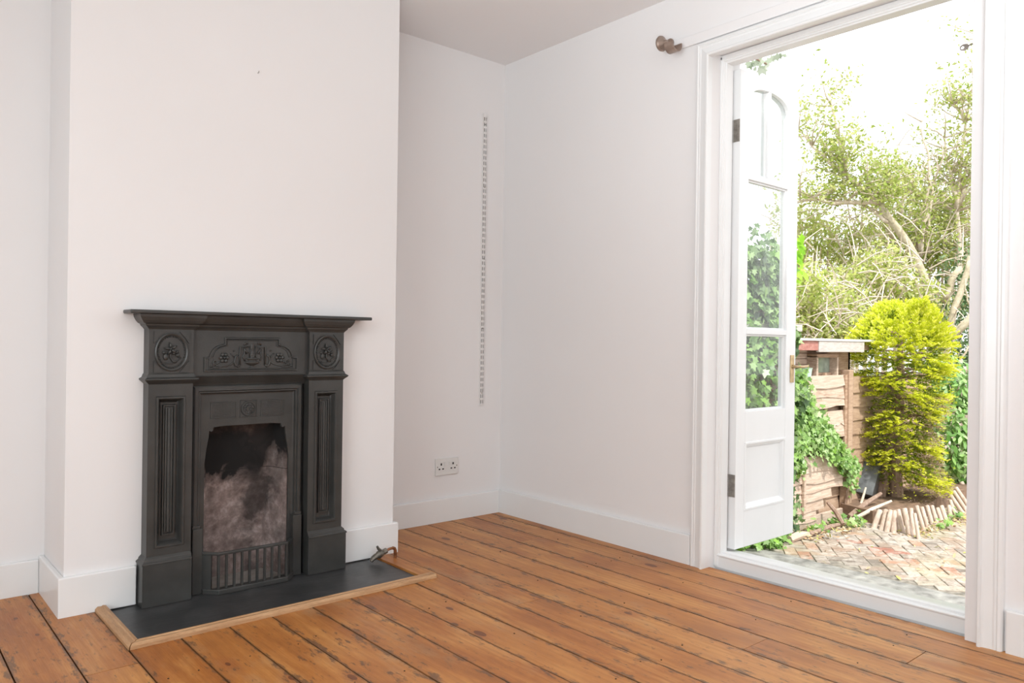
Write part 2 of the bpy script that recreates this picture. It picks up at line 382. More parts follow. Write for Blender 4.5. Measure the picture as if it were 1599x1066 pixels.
for i in range(len(gaps)-1):
    x1, x0 = gaps[i]-g, gaps[i+1]+g
    if i == 0: x1 = .03
    ys = [0.0] + sorted(butts.get(gaps[i+1], []), reverse=True) + [WY]
    for k in range(len(ys)-1):
        ya, yb = ys[k]-(.0012 if k else 0), ys[k+1]+.0012
        def clip(x0, x1, ya, yb):
            # regions not under the breast or the hearth
            if ya > -.8:
                if x1 <= HX1 and x0 >= HX0:            # fully under hearth
                    return [[(x0, HY-.0), (x1, HY-.0), (x1, yb), (x0, yb)]]
                if x0 < HX1 < x1:                      # right edge of hearth crosses
                    return [[(x0, HY), (HX1+.004, HY), (HX1+.004, YB-.001), (x1, YB-.001), (x1, yb), (x0, yb)]]
                if x0 < HX0 < x1: 
                    return [[(x0, YB-.001), (HX0-.004, YB-.001), (HX0-.004, HY), (x1, HY), (x1, yb), (x0, yb)]]
                if x0 < XL < x1:
                    return [[(x0, ya), (XL-.001, ya), (XL-.001, YB-.001), (x1, YB-.001), (x1, yb), (x0, yb)]]
                if XL < x0 and x1 < XR: return [[(x0, YB-.001), (x1, YB-.001), (x1, yb), (x0, yb)]]
                if x0 < XR < x1: return [[(x0, YB-.001), (XR+.001, YB-.001), (XR+.001, ya), (x1, ya), (x1, yb), (x0, yb)]]
            return [[(x0, ya), (x1, ya), (x1, yb), (x0, yb)]]
        if ya > -.8 and yb > -.8 and x0 > HX0 and x1 < XR: continue
        for poly in clip(x0, x1, ya, yb): board(poly, i)
# nail heads: pairs along the joists
b = B()
for yj in (-.25, -.68, -1.1, -1.5, -1.93, -2.35, -2.8, -3.2):
    for i in range(1, len(gaps)-14):
        x1, x0 = gaps[i], gaps[i+1]
        if yj > HY-.05 and x0 < XR and x1 > XL-.1: continue
        for x in (x0+.035, x1-.035):
            if random.random() < .45: disc(b, (x+random.uniform(-.006, .006), yj+random.uniform(-.02, .02), -.003), (0, 0, 1), .0026, .0040, 8)
obj('nail_heads', b, nailm, flo, kind='stuff')

# ---------------------------------------------------------------- skirting
t = .02
def skirt(name, poly, h, y=None):
    b = B(); prism(b, poly, -.004, h-.006, 'z')
    return st(name, b, gloss, bevel=.004)
skirt('baseboard_back_right', [(XR, -t), (0, -t), (0, 0), (XR, 0)], .134)
skirt('baseboard_back_left', [(WX, -t), (XL-t, -t), (XL-t, 0), (WX, 0)], .134)
skirt('baseboard_right', [(-t, -t), (0, -t), (0, -1.366), (-t, -1.366)], .139)
skirt('baseboard_right_near', [(-t, -2.62), (0, -2.62), (0, WY), (-t, WY)], .145)
skirt('baseboard_breast_left', [(XL-t, 0), (XL-t, YB-t), (-2.082, YB-t), (-2.082, YB), (XL, YB), (XL, 0)], .146)
skirt('baseboard_breast_right', [(-1.24, YB-t), (XR+t, YB-t), (XR+t, -t), (XR, -t), (XR, YB), (-1.24, YB)], .146)

# ---------------------------------------------------------------- hearth
hs = obj('slate_hearth', bx(HX0, HX1, HY, YB+.001, -.035, -.007), slate, bevel=.002)
tag(hs, 'black slate hearth slab set into the floor before the fireplace', 'hearth')
b = B(); box(b, HX0, HX1, YB+.001, -.10, -.035, -.007)
hr = thing('hearth_edging', 'pale oak edging strips mitred around the black slate hearth', 'edging')
def mould(pts2, place, m, name):
    b = B(); loft(b, [place(p, 0) for p in (0,)] if False else [[place(s, q) for q in pts2] for s in (0, 1)]); return obj(name, b, m, hr, bevel=.0015)
prof = [(0, -.002), (0, .017), (.012, .019), (.014, .016), (.028, .017), (.036, .009), (.037, -.002)]
# front strip: runs along x, slightly out of parallel as laid
XA, XB = HX0-.037, -1.022
mould(prof, lambda s, q: ((XA+.040-q[0]*.97 if s == 0 else XB), (HY-.004-q[0]) if s == 0 else (HY+.006-q[0]), q[1]+.0008), mouldwood, 'moulding')
mould(prof, lambda s, q: (HX0-q[0], (YB-.022 if s == 0 else HY-.004-q[0]), q[1]+.0008), mouldwood2, 'moulding')

# ---------------------------------------------------------------- fireplace
XC = -1.661
fp = thing('fireplace', 'black cast iron Victorian fireplace with mantel shelf on the chimney breast', 'fireplace')
def D(d): return YB - d
def F(bm, u0_, u1_, d0, d1, z0, z1): return box(bm, XC+u0_, XC+u1_, D(d1), D(d0), z0, z1)
def rect(u0_, u1_, z0, z1, d): return [(XC+u0_, D(d), z0), (XC+u1_, D(d), z0), (XC+u1_, D(d), z1), (XC+u0_, D(d), z1)]
def panel_rings(bm, u0_, u1_, z0, z1, prof_, cap=True):
    loft(bm, [rect(u0_+i, u1_-i, z0+i, z1-i, d) for i, d in prof_], cap0=False, cap1=cap)
def rel(u, d, z): return Vector((XC+u, D(d), z))
# mantel shelf (left end longer, as in the room)
obj('mantel_shelf', bx(-2.136, -1.141, D(.105), D(0), 1.083, 1.097), iron, fp, bevel=.004)
# cornice: stepped flare, breaking forward over the pilasters
def cornice_part(u0_, u1_, dfront, flare, name):
    rings = []
    for z, e in ((1.026, 0), (1.032, .004), (1.040, .012), (1.046, .014), (1.050, .022), (1.060, .030), (1.072, .036), (1.083, .038)):
        a = u0_-(e if flare in (-1, 2) else 0); c = u1_+(e if flare in (1, 2) else 0)
        rings.append([(XC+a, D(0), z), (XC+c, D(0), z), (XC+c, D(dfront+e*.8), z), (XC+a, D(dfront+e*.8), z)])
    b = B(); loft(b, rings); return obj(name, b, iron, fp, bevel=.0012)
cornice_part(-.402, -.236, .066, 2, 'cornice'); cornice_part(.236, .402, .066, 2, 'cornice'); cornice_part(-.24, .24, .048, 0, 'cornice')
for s in (-1, 1):
    uo, ui = .401, .240
    a, c = (-uo, -ui) if s < 0 else (ui, uo)
    # plinth
    b = B(); e = .016
    F(b, a-e*(s < 0) - .0, c+e*(s > 0), 0, .080, -.006, .150)
    loft(b, [[(XC+a-k*(s < 0), D(0), z), (XC+c+k*(s > 0), D(0), z), (XC+c+k*(s > 0), D(.065+k*.95), z), (XC+a-k*(s < 0), D(.065+k*.95), z)] for z, k in ((.150, .019), (.156, .019), (.163, .010), (.168, .010), (.176, .002), (.178, 0))])
    obj('plinth', b, iron, fp, bevel=.0015)
    # shaft with sunk moulded panel
    b = B(); m_ = .026; z0, z1 = .176, .822; pz0, pz1 = .206, .775
    loft(b, [rect(a, c, z0, z1, 0), rect(a, c, z0, z1, .065), [(XC+a+m_, D(.065), pz0), (XC+c-m_, D(.065), pz0), (XC+c-m_, D(.065), pz1), (XC+a+m_, D(.065), pz1)]], cap1=False)
    prf = [(0, .065), (.003, .071), (.009, .071), (.013, .065), (.021, .044), (.025, .040)]
    panel_rings(b, a+m_, c-m_, pz0, pz1, prf)
    obj('pilaster', b, iron, fp)
    # reeded centre strip in the panel
    b = B(); mu = (a+c)/2
    panel_rings(b, mu-.024, mu+.024, .246, .742, [(0, .040), (.002, .050), (.006, .050), (.009, .044), (.010, .044)])
    obj('panel_strip', b, iron, fp)
    b = B()
    for k, rad in ((-1, .0045), (0, .0070), (1, .0045)):
        zt = .728 - abs(k)*.0; tube(b, [rel(mu+k*.0105, .046, .26), rel(mu+k*.0105, .046, zt)], rad, 8)
    obj('reeding', b, iron, fp, smooth=True)
    # necking ridge
    rings = []
    for z, k in ((.820, 0), (.824, .003), (.834, .014), (.838, .017), (.841, .016), (.847, .007), (.856, .004), (.862, 0)):
        rings.append([(XC+a-k, D(0), z), (XC+c+k, D(0), z), (XC+c+k, D(.066+k), z), (XC+a-k, D(.066+k), z)])
    b = B(); loft(b, rings); obj('necking', b, iron, fp, bevel=.001)
    # medallion block
    b = B(); F(b, a, c, 0, .066, .860, 1.028)
    obj('frieze_block', b, iron, fp)
    b = B(); zc = .941; q = 40
    def el(rx, rz, d): return [(XC+mu+rx*math.cos(2*PI*i/q), D(d), zc+rz*math.sin(2*PI*i/q)) for i in range(q)]
    loft(b, [el(.062, .074, .064), el(.061, .073, .072), el(.057, .069, .0745), el(.052, .063, .072), el(.049, .060, .0665), el(.046, .057, .0665)], cap0=False, cap1=True)
    obj('medallion', b, iron, fp, smooth=True)
    b = B()
    for k in range(40):
        th = 2*PI*k/40; blob(b, rel(mu+.0475*math.cos(th), .0685, zc+.0585*math.sin(th)), (.0026, .0035, .0032), 6, 4)
    obj('bead_ring', b, iron, fp, smooth='all')
    b = B()   # lily spray
    def petal(cu, cz, ang, ln, wd):
        tube(b, [rel(cu, .069, cz), rel(cu+math.cos(ang)*ln*.5, .076, cz+math.sin(ang)*ln*.5), rel(cu+math.cos(ang)*ln, .070, cz+math.sin(ang)*ln)], [.002, wd, .0008], 7)
    for k in range(5): petal(mu-.004, zc+.012, 2*PI*k/5+.5, .026, .006)
    for k in range(3): petal(mu+.014, zc-.006, 2*PI*k/3+1, .016, .004)
    blob(b, rel(mu-.004, .074, zc+.012), (.005, .005, .005)); blob(b, rel(mu+.022, .071, zc-.012), (.007, .005, .009))
    blob(b, rel(mu-.022, .070, zc-.018), (.010, .005, .013)); blob(b, rel(mu-.028, .070, zc-.002), (.007, .004, .006))
    tube(b, [rel(mu-.004, .070, zc), rel(mu-.005, .072, zc-.020), rel(mu+.003, .072, zc-.036), rel(mu+.016, .070, zc-.040)], .003, 6)
    tube(b, [rel(mu-.026, .070, zc-.040), rel(mu, .070, zc-.043), rel(mu+.02, .069, zc-.032), rel(mu+.034, .069, zc-.02)], .0025, 6)
    obj('flower_relief', b, iron, fp, smooth='all')
    for su in (-1, 1):      # raised spandrels in the corners
        for sz in (-1, 1):
            b = B()
            cu, cz = mu+su*.064, zc+sz*.077
            arc = [(cu, cz)] + [(cu-su*.036+su*.0*t_, cz) for t_ in (0,)] + [(mu+su*.0665*math.sin(t_), zc+sz*.080*math.cos(t_)) for t_ in (.62, .85, 1.05)] + [(cu, cz-sz*.044)]
            arc = [(XC+p[0], p[1]) for p in arc]
            prism(b, arc, D(.0705), D(.064)); obj('spandrel', b, iron, fp)
# frieze plate with its raised cartouche
obj('frieze_panel', F(B(), -.24, .24, 0, .045, .842, 1.028), iron, fp)
b = B(); loft(b, [rect(-.24, .24, .842, .862, 0), rect(-.24, .24, .842, .862, .045)], cap0=False); b.free()
b = B()
loft(b, [[(XC-.24, D(0), z), (XC+.24, D(0), z), (XC+.24, D(d), z), (XC-.24, D(d), z)] for z, d in ((.806, .022), (.815, .026), (.842, .0462), (.846, .050), (.850, .0462))])
obj('frieze_moulding', b, iron, fp)
half = [(.196, .862), (.196, .922), (.176, .922)] + [(.116+.058*math.cos(t_), .922+.050*math.sin(t_)) for t_ in (.25, .5, .8, 1.1, 1.4)] + [(.116, .974), (.116, 1.000)]
outl = half + [(-x, z) for x, z in half[::-1]]
def strip_rel(bm, pts, w_, d0, h, closed=True):
    n = len(pts); P = [Vector((p[0], p[1])) for p in pts]; rings = [[], [], [], []]
    for i in range(n):
        a_, c_ = P[i-1], P[(i+1) % n]; e1 = (P[i]-a_).normalized(); e2 = (c_-P[i]).normalized()
        n1 = Vector((-e1.y, e1.x)); n2 = Vector((-e2.y, e2.x)); nn = (n1+n2); nn = nn/max(.5, nn.length_squared/2) if nn.length > 1e-6 else n1
        for k, (o_, d_) in enumerate(((0, d0), (w_*.3, d0+h), (w_*.7, d0+h), (w_, d0))):
            q_ = P[i]+nn*o_; rings[k].append((XC+q_.x, D(d_), q_.y))
    loft(bm, rings, False, False)
b = B(); strip_rel(b, outl, .009, .0445, .007)
inner = [(p[0]*.90, .872+(p[1]-.862)*.86) for p in outl]
strip_rel(b, inner, .005, .0445, .004)
obj('cartouche_moulding', b, iron, fp)
b = B()   # urn, ribbons, scrolls and flowers in low relief
def prof_relief(pts, d0, k=.55):
    rings = []
    for z, r_ in pts: rings.append([(XC+r_*math.cos(t_), D(d0+k*r_*math.sin(t_)), z) for t_ in [PI*i/8 for i in range(9)]])
    loft(b, rings, False, False, closed=False)
prof_relief([(.874, .018), (.878, .016), (.880, .009), (.884, .007), (.888, .012), (.893, .024), (.898, .031), (.901, .030), (.904, .017), (.910, .017), (.912, .026), (.916, .026), (.918, .006), (.925, .011), (.931, .012), (.936, .005), (.950, .004), (.956, .009), (.962, .006), (.970, .009), (.975, .003), (.980, 0.0005)], .045, .5)
for s in (-1, 1):
    for line, r_ in (([(.052, .888), (.052, .962), (.020, .962)], .004), ([(.031, .905), (.040, .922), (.033, .935), (.036, .955)], .003), ([(.012, .918), (.012, .965)], .002),
                     ([(.052, .890), (.060, .882), (.070, .888), (.074, .905), (.070, .922), (.060, .930)], .0042), ([(.074, .905), (.086, .893), (.105, .886), (.125, .884), (.148, .888)], .0032),
                     ([(.148, .888), (.160, .896), (.156, .908), (.148, .902)], .0035), ([(.036, .955), (.028, .945), (.022, .935)], .005), ([(.020, .975), (.028, .978), (.036, .970)], .004),
                     ([(.125, .884), (.140, .878), (.158, .880), (.166, .890)], .003), ([(.090, .936), (.082, .928), (.076, .920)], .0025)):
        tube(b, [rel(s*p[0], .047, p[1]) for p in line], r_, 6)
    fu, fz = s*.115, .918
    for k in range(6): blob(b, rel(fu+.013*math.cos(2*PI*k/6), .048, fz+.014*math.sin(2*PI*k/6)), (.008, .006, .008), 7, 5)
    blob(b, rel(fu, .052, fz), (.005, .005, .005), 7, 5)
    for k in range(4): blob(b, rel(s*(.135+.007*k), .047, .900-.004*k), (.006, .004, .004), 6, 4)
    blob(b, rel(s*.076, .047, .946), (.004, .004, .004), 6, 4); blob(b, rel(s*.166, .047, .885), (.006, .005, .005), 6, 4)
obj('urn_and_ribbon_relief', b, iron, fp, smooth='all')
# inner insert: moulded frame, plate with shaped hood opening
b = B(); z0, z1, uo = -.006, .806, .226
def inset_u(i, d): return [(XC-uo+i, D(d), z0), (XC-uo+i, D(d), z1-i), (XC+uo-i, D(d), z1-i), (XC+uo-i, D(d), z0)]
loft(b, [inset_u(i, d) for i, d in ((0, 0), (0, .030), (.006, .034), (.018, .034), (.022, .026), (.027, .026), (.031, .016), (.036, .014))], False, False, closed=False)
obj('insert_frame', b, iron, fp)
b = B()
hood = [(-.175, .0), (-.175, .50), (-.168, .555), (-.160, .600), (-.158, .628), (-.150, .622), (-.142, .627), (-.140, .640), (-.10, .643), (.10, .643), (.140, .640), (.142, .627), (.150, .622), (.158, .628), (.160, .600), (.168, .555), (.175, .50), (.175, .0)]
outer = [(-.192, .0), (-.192, .772), (.192, .772), (.192, .0)]
def plate(d):
    L_ = [(-.192, .0), (-.192, .50), (-.192, .772)]
    return L_
poly = [(XC-.192, -.006)] + [(XC-.192, .772), (XC+.192, .772), (XC+.192, -.006)] + [(XC+p[0], p[1] if p[1] > 0 else -.006) for p in hood[::-1]]
prism(b, poly, D(.014), D(.002)); obj('hood_plate', b, iron, fp, bevel=.0012)
for u_a, u_b in ((-.155, -.050), (.050, .155)):
    b = B()
    panel_rings(b, u_a, u_b, .674, .742, [(0, .0138), (.001, .0165), (.004, .0165), (.005, .0145), (.006, .0145)])
    for i in range(14):
        for j in range(9):
            blob(b, rel(u_a+.011+i*(.083/13), .0148, .683+j*(.050/8)), (.0024, .0012, .0024), 5, 3)
    obj('diaper_panel', b, iron, fp)
b = B(); zc = .709; q = 28
def ci(r_, d): return [(XC-.001+r_*math.cos(2*PI*i/q), D(d), zc+r_*math.sin(2*PI*i/q)) for i in range(q)]
panel_rings(b, -.037, .035, .673, .745, [(0, .0138), (.001, .0165), (.003, .0165), (.004, .0142)])
loft(b, [ci(.032, .0142), ci(.030, .019), ci(.026, .019), ci(.024, .0155), ci(.011, .0155), ci(.010, .021), ci(.006, .021), ci(.005, .018)], False, True)
for k in range(8): tube(b, [rel(-.001, .017, zc), rel(-.001+.024*math.cos(PI*k/4), .0165, zc+.024*math.sin(PI*k/4))], .0022, 5)
for k in range(8): blob(b, rel(-.001+.017*math.cos(PI*k/4+.39), .016, zc+.017*math.sin(PI*k/4+.39)), (.0045, .004, .0045), 6, 4)
obj('rosette', b, iron, fp, smooth=True)
# gaps beside the insert: recessed dark plate behind everything
obj('back_plate', prism(B(), [(XC-.245, -.006), (XC-.245, .83), (XC+.245, .83), (XC+.245, -.006), (XC+.178, -.006), (XC+.178, .66), (XC-.178, .66), (XC-.178, -.006)], D(.006), D(.0)), iron, fp)
# side cheeks low down beside the grate
for s in (-1, 1):
    b = B(); F(b, min(s*.226, s*.188), max(s*.226, s*.188), .01, .042, -.006, .25); F(b, min(s*.226, s*.196), max(s*.226, s*.196), .01, .038, .25, .262)
    obj('grate_cheek', b, iron, fp, bevel=.002)
# firebox
b = B()
Yf = YB
pts_f = [(XC-.177, Yf-.002), (XC-.135, Yf+.15), (XC+.135, Yf+.15), (XC+.177, Yf-.002)]
pts_t = [(XC-.177, Yf-.002), (XC-.150, Yf+.075), (XC+.150, Yf+.075), (XC+.177, Yf-.002)]
loft(b, [[(x, y, -.004) for x, y in pts_f], [(x, y, .18) for x, y in pts_f], [(x, y, .66) for x, y in pts_t]], False, False, closed=False)
fb = obj('fireback', b, soot, fp)
sm = fb.modifiers.new('solid', 'SOLIDIFY'); sm.thickness = .01; sm.offset = -1
obj('hearth_floor', bx(XC-.18, XC+.18, YB+.001, YB+.16, -.02, -.004), ashbrick, fp)
# grate front (lifts out): a thing of its own
gr = thing('fire_grate', 'low black barred grate front standing across the fireplace opening', 'grate')
gp = [(-.190, .035), (-.142, .085), (.142, .085), (.190, .035)]
gp2 = [(-.193, .042), (-.145, .095), (.145, .095), (.193, .042)]
def rail(z0, z1, name, dd=.010):
    o_ = [(XC+p[0], D(p[1]+dd)) for p in gp]; i_ = [(XC+p[0]*.97, D(p[1]-.004)) for p in gp]
    b = B(); prism(b, o_+i_[::-1], z0, z1, 'z'); return obj(name, b, iron, gr, bevel=.003)
rail(.146, .158, 'top_rail'); rail(-.007, .014, 'bottom_rail', .014)
for k in range(10):
    u = -.140+.280*k/9
    obj('bar', F(B(), u-.0045, u+.0045, .080, .090, .012, .148), iron, gr, bevel=.001)
for s in (-1, 1):
    a0, a1 = Vector((s*.190, .035)), Vector((s*.142, .085))
    b = B(); q0, q1 = a0, a0.lerp(a1, .62)
    nrm = Vector((.003*s, .003))
    prism(b, [(XC+p.x, D(p.y)) for p in (q0+nrm, q1+nrm, q1-nrm, q0-nrm)], .012, .148, 'z'); obj('side_plate', b, iron, gr)

# ---------------------------------------------------------------- gas tap by the hearth
gt = thing('gas_tap', 'small brass and copper gas tap on the floor at the hearth corner', 'tap')
TY = -.455
b = B(); tube(b, [(-.998, TY, -.002), (-.998, TY, .034), (-1.002, TY, .043), (-1.012, TY, .047)], .0075, 12); obj('copper_riser', b, copper, gt, smooth=True)
b = B(); tube(b, [(-1.010, TY, .047), (-1.030, TY, .045), (-1.052, TY, .038)], .006, 10); obj('elbow', b, copper, gt, smooth=True)
b = B(); tube(b, [(-1.044, TY, .041), (-1.060, TY, .036)], .013, 6); tube(b, [(-1.060, TY, .036), (-1.070, TY, .033), (-1.085, TY, .028), (-1.098, TY, .024)], [.011, .016, .018, .011], 10)
tube(b, [(-1.098, TY, .024), (-1.112, TY, .018), (-1.125, TY, .006)], [.014, .012, .009], 8); obj('tap_body', b, tapm, gt, smooth=True)
b = B(); tube(b, [(-1.080, TY, .036), (-1.084, TY, .050)], .005, 8); tube(b, [(-1.075, TY-.004, .048), (-1.086, TY, .054), (-1.093, TY+.002, .068)], [.005, .007, .005], 7); obj('tap_lever', b, tapm, gt, smooth=True)

# ---------------------------------------------------------------- socket, shelf upright, nail
sk = thing('double_socket', 'white double plug socket on the alcove wall above the skirting', 'socket')
sx0, sx1, sz0, sz1 = -.464, -.311, .2545, .3475
obj('face_plate', bx(sx0, sx1, -.010, 0, sz0, sz1), plastic, sk, bevel=.003)
b = B()
for cx_ in (sx0+.036, sx1-.036):
    box(b, cx_-.0042, cx_+.0042, -.0112, -.0095, .309, .3215)
    for s in (-1, 1): box(b, cx_+s*.0120-.005, cx_+s*.0120+.005, -.0112, -.0095, .286, .2930)
obj('pin_holes', b, holem, sk, kind='stuff')
for cx_ in (sx0+.058, sx1-.058): obj('rocker_switch', bx(cx_-.0065, cx_+.0065, -.0155, -.0095, .307, .326), plastic, sk, bevel=.0015)
for cx_ in (sx0+.011, sx1-.011): obj('screw', disc(B(), (cx_, -.0094, .302), (0, -1, 0), .0035, .0020, 10), steel, sk)

ur = thing('shelf_upright', 'white twin slot shelving upright fixed to the alcove wall', 'shelf upright')
X0 = -.151; uz0, uz1 = .628, 2.302; ww = .0125; pitch = .0318
b = B(); n = int((uz1-uz0-.02)/pitch)
yf_, sl = -.011, .0200
cols = [(-ww, -.0085), (-.0085, -.0036), (-.0036, .0036), (.0036, .0085), (.0085, ww)]
for ci_, (a, c) in enumerate(cols):
    if ci_ in (1, 3):
        zc = uz0; 
        for k in range(n):
            zs = uz0+.012+k*pitch
            box(b, X0+a, X0+c, yf_, yf_+.0015, zc, zs); zc = zs+sl
        box(b, X0+a, X0+c, yf_, yf_+.0015, zc, uz1)
    else: box(b, X0+a, X0+c, yf_, yf_+.0015, uz0, uz1)
for s in (-1, 1): box(b, X0+s*ww-.0008, X0+s*ww+.0008, yf_, 0, uz0, uz1)
obj('slotted_channel', b, railm, ur)
obj('channel_back', bx(X0-ww, X0+ww, -.0025, 0, uz0, uz1), holem, ur)
for z in (.70, 1.072, 1.47, 1.88, 2.24): obj('screw', disc(B(), (X0, yf_-.0015, z), (0, 1, 0), .0036, .002, 10), steel, ur)
b = B(); tube(b, [(-1.637, YB+.01, 2.092), (-1.635, YB-.008, 2.094), (-1.635, YB-.010, 2.100)], .0016, 6)
tag(obj('picture_hook', b, steel), 'tiny metal picture nail high in the chimney breast wall', 'nail')

# ---------------------------------------------------------------- curtain pole bracket
br = thing('curtain_pole_bracket', 'brushed bronze curtain pole bracket left without its pole beside the door', 'bracket')
bc = Vector((-.055, -1.245, 2.375))
b = B(); disc(b, (-.0005, -1.205, 2.405), (-1, 0, 0), .022, .006, 24); obj('wall_rose', b, bronze, br, smooth=True)
b = B(); tube(b, [(-.004, -1.205, 2.405), (-.04, -1.213, 2.395), (-.07, -1.235, 2.382)], [.007, .006, .006], 10); obj('arm', b, bronze, br, smooth=True)
b = B(); prof_b = [(0, .001), (.001, .022), (.006, .033), (.014, .036), (.022, .033), (.028, .022), (.034, .012), (.050, .0075)]
rings = [[(-.07+r_*math.cos(2*PI*i/24), -1.195-a_, 2.385+r_*math.sin(2*PI*i/24)) for i in range(24)] for a_, r_ in prof_b]
loft(b, rings); obj('end_cap', b, bronze, br, smooth=True)
b = B(); rings = []      # open cup that held the pole
for a_, ro, ri in ((0, .026, .0), (.004, .034, .0), (.010, .036, .030), (.034, .036, .031)):
    pass
arc = [PI*.98+PI*1.10*i/18 for i in range(19)]
o_ = [(-.07+.036*math.cos(a_), 2.362+.036*math.sin(a_)) for a_ in arc]; i_ = [(-.07+.030*math.cos(a_), 2.362+.030*math.sin(a_)) for a_ in arc[::-1]]
loft(b, [[(p[0], y, p[1]) for p in o_+i_] for y in (-1.255, -1.300)])
prism(b, [(-.07+.036*math.cos(a_), 2.362+.036*math.sin(a_)) for a_ in arc], -1.257, -1.252, 'y')
obj('cup', b, bronze, br, smooth=True)

# ---------------------------------------------------------------- door surround
XF = .062; Yl, Yr = -1.466, -2.470; HT = 2.262
tr1 = empty('trim_1'); tr1['kind'] = 'structure'    # door frame
def fr_piece(name, pts, z0, z1): 
    b = B(); prism(b, pts, z0, z1, 'z'); return obj(name, b, gloss, tr1, bevel=.002)
# jambs: front bead steps, reveal, rebate
def jamb(Y, s):
    wallY = YJ0 if s > 0 else YJ1
    return [(XF, wallY), (XF, Y+s*.016), (XF+.006, Y+s*.014), (XF+.006, Y+s*.008), (XF+.012, Y+s*.006), (XF+.014, Y), (XF+.062, Y), (XF+.064, Y+s*.014), (.148, Y+s*.014), (.148, wallY)]
fr_piece('jamb', jamb(Yl, 1), 0, HT+.03); fr_piece('jamb', jamb(Yr, -1), 0, HT+.03)
b = B(); prism(b, [(XF, HT+.035), (XF, HT+.016), (XF+.006, HT+.014), (XF+.006, HT+.008), (XF+.012, HT+.006), (XF+.014, HT), (XF+.062, HT), (XF+.064, HT+.012), (.148, HT+.012), (.148, HT+.035)], YJ0, YJ1, 'y') if False else loft(b, [[(x, y, z) for x, z in [(XF, HT+.036), (XF, HT+.016), (XF+.006, HT+.014), (XF+.006, HT+.008), (XF+.012, HT+.006), (XF+.014, HT), (XF+.062, HT), (XF+.064, HT+.012), (.148, HT+.012), (.148, HT+.036)]] for y in (YJ0, YJ1)])
obj('frame_head', b, gloss, tr1, bevel=.002)
b = B(); loft(b, [[(x, y, z) for x, z in [(XF+.008, -.004), (XF+.008, .044), (XF+.004, .048), (XF+.004, .053), (XF+.012, .056), (XF+.026, .056), (XF+.028, .062), (XF+.040, .064), (XF+.055, .064), (XF+.06, .060), (.215, .048), (.215, -.1), (.14, -.1)]] for y in (YJ0+.001, YJ1-.001)])
obj('threshold', b, gloss, tr1, bevel=.0015)
# architrave: moulded section swept around the opening
tr2 = empty('trim_2'); tr2['kind'] = 'structure'
# (offset outwards from the opening edge, projection from the wall)
ap = [(0, .0), (0, .030), (.003, .034), (.010, .034), (.013, .028), (.018, .025), (.044, .020), (.050, .022), (.056, .020), (.060, .024), (.068, .022), (.073, .014), (.075, .0)]
Ya, Yb_, Za = -1.440, -2.538, 2.278
def arch(name, a, bpt, na, nb):
    bb = B(); loft(bb, [[(-q[1] if q[1] else 0, p[0]+n_[0]*q[0], p[1]+n_[1]*q[0]) for q in ap] for p, n_ in ((a, na), (bpt, nb))])
    return obj(name, bb, gloss, tr2)
arch('architrave', (Ya, -.004), (Ya, Za), (1, 0), (1, 1)); arch('architrave', (Ya, Za), (Yb_, Za), (1, 1), (-1, 1)); arch('architrave', (Yb_, Za), (Yb_, -.004), (-1, 1), (-1, 0))
# reveal linings between wall edge and frame
b = B(); box(b, .0, XF+.002, Ya-.0, Ya+.012, -.004, Za); box(b, .0, XF+.002, Ya+.012, Yb_-.012, Za, Za+.012); box(b, .0, XF+.002, Yb_-.012, Yb_, -.004, Za)
b.free()
b = B(); box(b, 0, XF+.002, YJ1-.0, Yb_, -.004, Za) if False else None
b.free()
# flat batten above the architrave that carried the curtain pole
st('trim_3', bx(-.012, 0, -2.95, -1.235, 2.358, 2.405), wall, bevel=.003)

